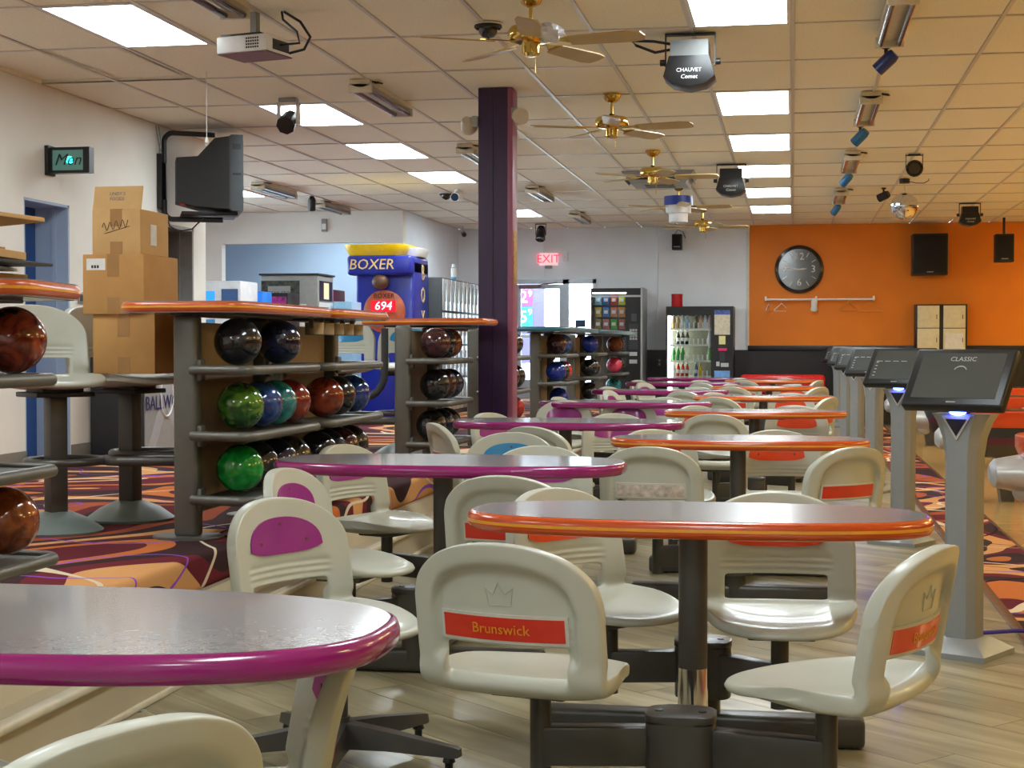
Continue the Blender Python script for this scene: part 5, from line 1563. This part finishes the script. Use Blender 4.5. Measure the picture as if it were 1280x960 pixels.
lf = mb.build('door_leaf', M_alu, d)
MB().box(-4.40, -3.76, 0.02, 0.028, ZP + 0.3, DZ - 0.15).build('pane', M_glass, lf)
MB().box(-4.40, -3.76, -0.05, -0.01, 1.38, 1.43, 0.006).build('push_bar', M_chrome, lf)
MB().box(-3.60, DX1 - 0.05, 0.02, 0.028, ZP + 0.12, DZ - 0.07).build('side_pane', M_glass, d)
MB().box(-4.42, -4.05, -0.10, -0.03, DZ - 0.15, DZ - 0.09, 0.01).tube([(-4.1, -0.09, DZ - 0.1), (-3.98, -0.2, DZ - 0.08), (-3.8, -0.03, DZ - 0.06)], 0.012, n=6).build('door_closer', mat('closer_brown', (120, 96, 104), 0.5), lf)
MB().box(-3.50, -3.33, 0.012, 0.02, 1.55, 1.67).build('door_sticker', mat('sticker_navy', (40, 60, 90), 0.5), d)
MB().box(-4.10, -3.90, 0.01, 0.02, 1.28, 1.45).build('door_poster', mat('sticker_pink_blue', (120, 110, 160), 0.5, var=0.4, scale=20), d)
# outside: price sign and pavement
t = thing('price_sign', 'lit fuel price sign with pink and teal numbers outside the glass door', 'sign', (-5.2, 31.0, 0.0))
MB().box(-0.62, 0.28, 0.05, 0.25, 0.9, 2.50, 0.01).build('sign_box', mat('sign_lilac', (66, 60, 96), 0.4, emit=0.25, ecol=(180, 170, 225)), t)
MB().box(-0.2, -0.1, 0.1, 0.2, 0, 0.9).build('pole', M_grey_pl, t)
MB().box(-0.58, 0.05, 0.03, 0.05, 2.06, 2.38).build('pink_panel', mat('sign_pink', (90, 14, 60), 0.4, emit=0.5, ecol=(245, 120, 200)), t)
MB().box(-0.58, 0.05, 0.03, 0.05, 1.62, 2.02).build('teal_panel', mat('sign_teal', (4, 60, 62), 0.4, emit=0.5, ecol=(60, 225, 220)), t)
M_signw = mat('sign_white_digits', (255, 250, 250), 0.4, emit=2.0, ecol=(255, 250, 255))
text('price_digits', '32', 0.34, M_signw, t, (-0.22, 0.02, 2.22), FACE_CAM, 0.004)
text('price_digits', '9', 0.18, M_signw, t, (0.0, 0.02, 2.29), FACE_CAM, 0.004)
text('price_digits', '55', 0.34, M_signw, t, (-0.22, 0.02, 1.82), FACE_CAM, 0.004)
text('price_digits', '9', 0.18, M_signw, t, (0.0, 0.02, 1.92), FACE_CAM, 0.004)
struct('ground_outside', MB().box(-30, 20, YB + 0.2, 80, -0.2, 0.0), mat('concrete_pale', (200, 200, 198), 0.8))

# snack vending machine
t = thing('snack_machine', 'black snack vending machine with rows of bags beside the glass door', 'vending machine', (-2.73, 24.85, ZP))
M_sil = mat('machine_side_grey', (168, 170, 172), 0.4, metal=0.3)
mb = MB(); mb.box(-0.40, -0.385, -0.40, 0.40, 0, 1.76); mb.box(0.385, 0.40, -0.40, 0.40, 0, 1.76); mb.box(-0.385, 0.385, -0.40, 0.40, 1.70, 1.76); mb.box(-0.385, 0.385, 0.36, 0.40, 0, 1.70); mb.box(-0.385, 0.385, -0.40, 0.36, 0, 0.35); mb.box(0.16, 0.385, -0.40, 0.36, 0.35, 1.70)
mb.build('cabinet', M_black, t)
MB().box(0.385, 0.412, -0.41, 0.40, 0.0, 1.77).box(-0.40, 0.412, -0.415, -0.405, 1.62, 1.65).build('silver_trim', M_sil, t)
for z in (0.66, 0.90, 1.12, 1.31, 1.50):
    MB().box(-0.385, 0.16, -0.30, 0.30, z - 0.012, z).build('shelf', M_darkgrey, t)
MB().box(-0.385, 0.16, -0.39, -0.384, 0.35, 1.70).build('glass_front', M_glass, t)
MB().box(-0.38, 0.155, -0.375, -0.355, 1.675, 1.695).build('interior_lamp', mat('machine_light', (250, 250, 240), 0.5, emit=3.0, ecol=(250, 250, 240)), t)
o = MB().box(0.20, 0.34, -0.412, -0.40, 0.80, 1.20).build('keypad_panel', M_darkgrey, t)
for r_ in range(4):
    for c_ in range(3): MB().box(0.215 + c_ * 0.042, 0.247 + c_ * 0.042, -0.417, -0.412, 0.95 + r_ * 0.045, 0.985 + r_ * 0.045).build('key', M_grey_pl, o)
MB().box(0.21, 0.33, -0.416, -0.40, 0.70, 0.76).box(0.21, 0.33, -0.416, -0.40, 0.58, 0.64).build('coin_slots', M_silver, t)
MB().box(0.24, 0.32, -0.416, -0.40, 1.24, 1.36).build('card_reader', mat('reader_slate', (60, 64, 70), 0.4), t)
def bag_mesh(m):
    mb = MB()
    rings = []
    for z, k in ((0.0, 0.1), (0.010, 0.25), (0.04, 1.0), (0.08, 1.15), (0.12, 0.9), (0.15, 0.25), (0.16, 0.1)):
        rings.append([(x, y, z) for x, y in outline(0.055 + 0.004 * (1 - k), 0.028 * k, 2.2, 16)])
    return mb.loft(rings).mesh('snack_bag', m)
bags = [[('pale blue', (120, 190, 220)), ('blue', (40, 100, 180)), ('red', (200, 60, 50)), ('yellow green', (206, 214, 40))],
        [('gold', (210, 170, 50)), ('sky blue', (70, 120, 190)), ('salmon', (220, 130, 100)), ('orange', (230, 140, 50))],
        [('olive', (160, 140, 80)), ('rose', (190, 110, 110)), ('green', (70, 190, 50)), ('coral', (200, 90, 80))]]
for r_, rowb in enumerate(bags):
    for c_, (nm, rgb) in enumerate(rowb):
        z = (1.50, 1.31, 1.12)[r_]
        me = bag_mesh(mat('bag_' + nm.replace(' ', '_'), rgb, 0.3, var=0.35, scale=22))
        o = obj('snack_bag', me, None, (-2.73 - 0.30 + c_ * 0.125, 24.85 - 0.26, ZP + z))
        tag(o, '%s snack bag on the %s row of the snack machine' % (nm, ('top', 'second', 'third')[r_]), 'snack bag', 'snack bags in the vending machine')
        MB().box(-0.03, 0.03, -0.034, -0.031, 0.055, 0.105).build('brand_print', M_paper, o)

# drinks vending machine
t = thing('drinks_machine', 'black drinks vending machine with bottle shelves below a red can', 'vending machine', (-1.43, 24.85, 0.0))
mb = MB(); mb.box(-0.52, -0.50, -0.38, 0.40, 0, 1.86); mb.box(0.50, 0.52, -0.38, 0.40, 0, 1.86); mb.box(-0.50, 0.50, -0.38, 0.40, 1.82, 1.86); mb.box(-0.50, 0.50, 0.36, 0.40, 0, 1.82); mb.box(-0.50, 0.50, -0.38, 0.36, 0, 0.55); mb.box(0.18, 0.50, -0.38, 0.36, 0.55, 1.82)
mb.box(-0.50, 0.18, -0.36, -0.34, 1.72, 1.82)
mb.build('cabinet', M_black, t)
MB().box(-0.49, 0.17, 0.30, 0.34, 0.55, 1.72).build('interior_back', mat('interior_grey_green', (116, 118, 104), 0.6), t)
MB().box(-0.49, -0.475, -0.33, 0.30, 0.55, 1.72).build('light_strip', mat('machine_light', (250, 250, 240), 0.5, emit=3.0, ecol=(250, 250, 240)), t)
DS = [1.52, 1.27, 1.02, 0.77]
M_shelfw = mat('shelf_white', (236, 236, 228), 0.4)
for z in DS:
    sh = MB().box(-0.475, 0.175, -0.32, 0.28, z - 0.03, z, 0.004).build('shelf', M_shelfw, t)
    pg = MB()
    for q in range(9): pg.box(-0.455 + q * 0.07, -0.435 + q * 0.07, -0.315, -0.30, z, z + 0.09)
    pg = pg.build('slot_pegs', M_shelfw, sh); pg['kind'] = 'stuff'
MB().box(-0.50, 0.18, -0.375, -0.37, 0.55, 1.72).build('glass_front', M_glass, t)
MB().box(0.23, 0.47, -0.39, -0.38, 1.42, 1.80).build('poster', mat('poster_beige', (206, 196, 170), 0.5, var=0.15, scale=30), t)
MB().box(0.23, 0.47, -0.392, -0.39, 1.73, 1.80).build('poster_header', mat('poster_blue', (70, 90, 160), 0.5, var=0.5, scale=30), t)
MB().box(0.30, 0.40, -0.39, -0.38, 1.27, 1.40).build('price_tag', mat('tag_white_yellow', (220, 214, 150), 0.5), t)
MB().box(0.29, 0.42, -0.39, -0.38, 1.17, 1.21).build('display', mat('display_magenta', (150, 20, 70), 0.4, emit=0.4, ecol=(170, 20, 80)), t)
MB().box(0.31, 0.39, -0.39, -0.38, 1.0, 1.15).build('keypad', M_darkgrey, t)
MB().box(0.26, 0.31, -0.395, -0.38, 0.93, 1.0).box(0.33, 0.45, -0.395, -0.38, 0.92, 0.98).build('coin_unit', M_silver, t)
MB().box(0.23, 0.47, -0.39, -0.38, 0.70, 0.86).build('lower_poster', mat('poster_light_blue', (110, 160, 220), 0.5, var=0.2, scale=16), t)
def bottle_mesh(m, cap):
    return MB().lathe([(0, 0), (0.03, 0), (0.032, 0.008), (0.032, 0.12), (0.024, 0.155), (0.013, 0.18), (0.013, 0.20), (0, 0.20)], 14).mesh('bottle', m)
CAPM = MB().lathe([(0, 0.222), (0.015, 0.222), (0.015, 0.195), (0, 0.195)], 12).mesh('cap', M_white_pl)
LABM = MB().lathe([(0.0328, 0.05), (0.0335, 0.052), (0.0335, 0.10), (0.0328, 0.102)], 14).mesh('bottle_label', M_paper)
brow = [[(0, 'amber', (150, 120, 60)), (1, 'amber', (150, 120, 60)), (2, 'clear', (200, 206, 206)), (3, 'pale blue', (150, 200, 230)), (5, 'olive', (120, 110, 60)), (6, 'peach', (236, 190, 150)), (7, 'white', (224, 228, 240)), (8, 'pale pink', (236, 196, 190))],
        [(1, 'black', (26, 24, 28)), (2, 'black', (26, 24, 28)), (3, 'black', (26, 24, 28)), (8, 'white', (224, 228, 240))],
        [(0, 'green', (30, 140, 40)), (1, 'green', (30, 140, 40)), (2, 'green', (30, 140, 40)), (8, 'light green', (90, 190, 80))],
        [(0, 'clear', (200, 206, 206)), (1, 'red', (190, 36, 30)), (2, 'red', (190, 36, 30)), (3, 'red', (190, 36, 30)), (5, 'blue', (40, 90, 130)), (6, 'yellow', (240, 200, 40))]]
BM = {}
for r_, rowb in enumerate(brow):
    for c_, nm, rgb in rowb:
        if nm not in BM: BM[nm] = bottle_mesh(mat('bottle_' + nm.replace(' ', '_'), rgb, 0.15, coat=0.5), None)
        o = obj('bottle', BM[nm], None, (-1.43 - 0.41 + c_ * 0.07, 24.85 - 0.24, DS[r_]))
        same = [q for q in rowb if q[1] == nm]
        ex = '' if len(same) == 1 else ', %s of them from left' % ordn[[q[0] for q in same].index(c_)]
        tag(o, '%s bottle, %s shelf of drinks machine%s' % (nm, ('top', 'second', 'third', 'bottom')[r_], ex), 'bottle', 'bottles in the drinks machine')
        obj('cap', CAPM, o)
        if nm in ('clear', 'red', 'blue', 'black'): obj('bottle_label', LABM, o)
o = MB().lathe([(0, 0), (0.085, 0), (0.088, 0.006), (0.088, 0.195), (0.082, 0.20), (0.074, 0.19), (0, 0.19)], 24).build('red_can', M_red, None, (-1.80, 24.75, 1.86))
MB().lathe([(0.0885, 0.185), (0.092, 0.188), (0.092, 0.20), (0.082, 0.203)], 24).build('rim', M_red, o)
tag(o, 'red metal can standing on top of the drinks machine', 'can')

# ------------------------------------------------------------------ lanes side
M_br_orange = mat('ball_return_orange', (214, 70, 26), 0.3, coat=0.4)
M_br_maroon = mat('ball_return_maroon', (90, 34, 60), 0.4)
def ball_return(y, label):
    t = thing('ball_return', label, 'ball return', (1.30, y, 0), 0, 'ball returns on the approaches')
    def stad(z, g):
        return [(0.95 + x, yy, z) for x, yy in outline(0.95 - g, 0.30 - g, 5, 48)]
    MB().loft([stad(0.60, 0.02), stad(0.65, 0.0), stad(0.72, 0.0), stad(0.73, 0.015)]).build('orange_rim', M_br_orange, t)
    MB().loft([stad(0.52, 0.03), stad(0.60, 0.02)]).build('dark_band', M_darkgrey, t)
    MB().loft([stad(0.46, 0.05), stad(0.52, 0.03)]).build('maroon_band', M_br_maroon, t)
    MB().loft([stad(0.36, 0.10), stad(0.46, 0.05)]).build('lower_tray', M_steel, t)
    MB().loft([stad(0.725, 0.05), stad(0.735, 0.06)]).build('deck', M_black, t)
    for x in (0.35, 1.55):
        MB().loft([[(x - 0.06, -0.10, 0.40), (x + 0.06, -0.10, 0.40), (x + 0.06, 0.10, 0.40), (x - 0.06, 0.10, 0.40)], [(x - 0.0, -0.10, 0.0), (x + 0.10, -0.10, 0.0), (x + 0.10, 0.10, 0.0), (x - 0.0, 0.10, 0.0)]]).build('leg', M_steel, t)
    rr = []
    for x, r, z in ((-0.16, 0.05, 0.50), (-0.13, 0.085, 0.50), (0.0, 0.11, 0.50), (0.15, 0.12, 0.50)):
        rr.append([(x, r * 1.5 * math.cos(2 * PI * q / 20), z + r * math.sin(2 * PI * q / 20)) for q in range(20)])
    MB().loft(rr).build('silver_nose', M_silver, t)
    MB().sphere((0, 0, 0), 0.07, 16, 10).build('nose_cup', M_silver, t, (0.04, 0, 0.40))
    return t
for k in range(4):
    ball_return(9.55 + 3.55 * k, '%s ball return with orange rim and silver nose on the lane approach' % tord[k])
# red glittering bench at the back
t = thing('red_bench', 'low red speckled bench in front of the black wainscot', 'bench', (-0.05, 24.6, 0))
MB().box(-0.75, 0.54, -0.2, 0.35, 0.50, 0.80, 0.05, 3).build('seat_back', mat('red_glitter_vinyl', (224, 36, 36), 0.25, var=0.55, scale=70), t)
MB().box(-0.75, 0.54, -0.25, 0.35, 0.0, 0.48, 0.03, 2).build('plinth', M_black, t)
# control desk with paper and pole beyond the nearest console
t = thing('lane_desk', 'cream cabinet with black pole and papers beyond the nearest console', 'cabinet', (2.55, 15.2, 0))
MB().box(-0.36, 0.36, -0.2, 0.3, 0.0, 0.98, 0.008).build('body', M_cream, t)
MB().box(-0.40, 0.40, -0.26, 0.34, 0.62, 0.66, 0.006).build('ledge', M_grey_pl, t)
MB().cyl((-0.22, -0.24, 0.0), (-0.22, -0.24, 1.02), 0.012, n=10).build('pole', M_black, t)
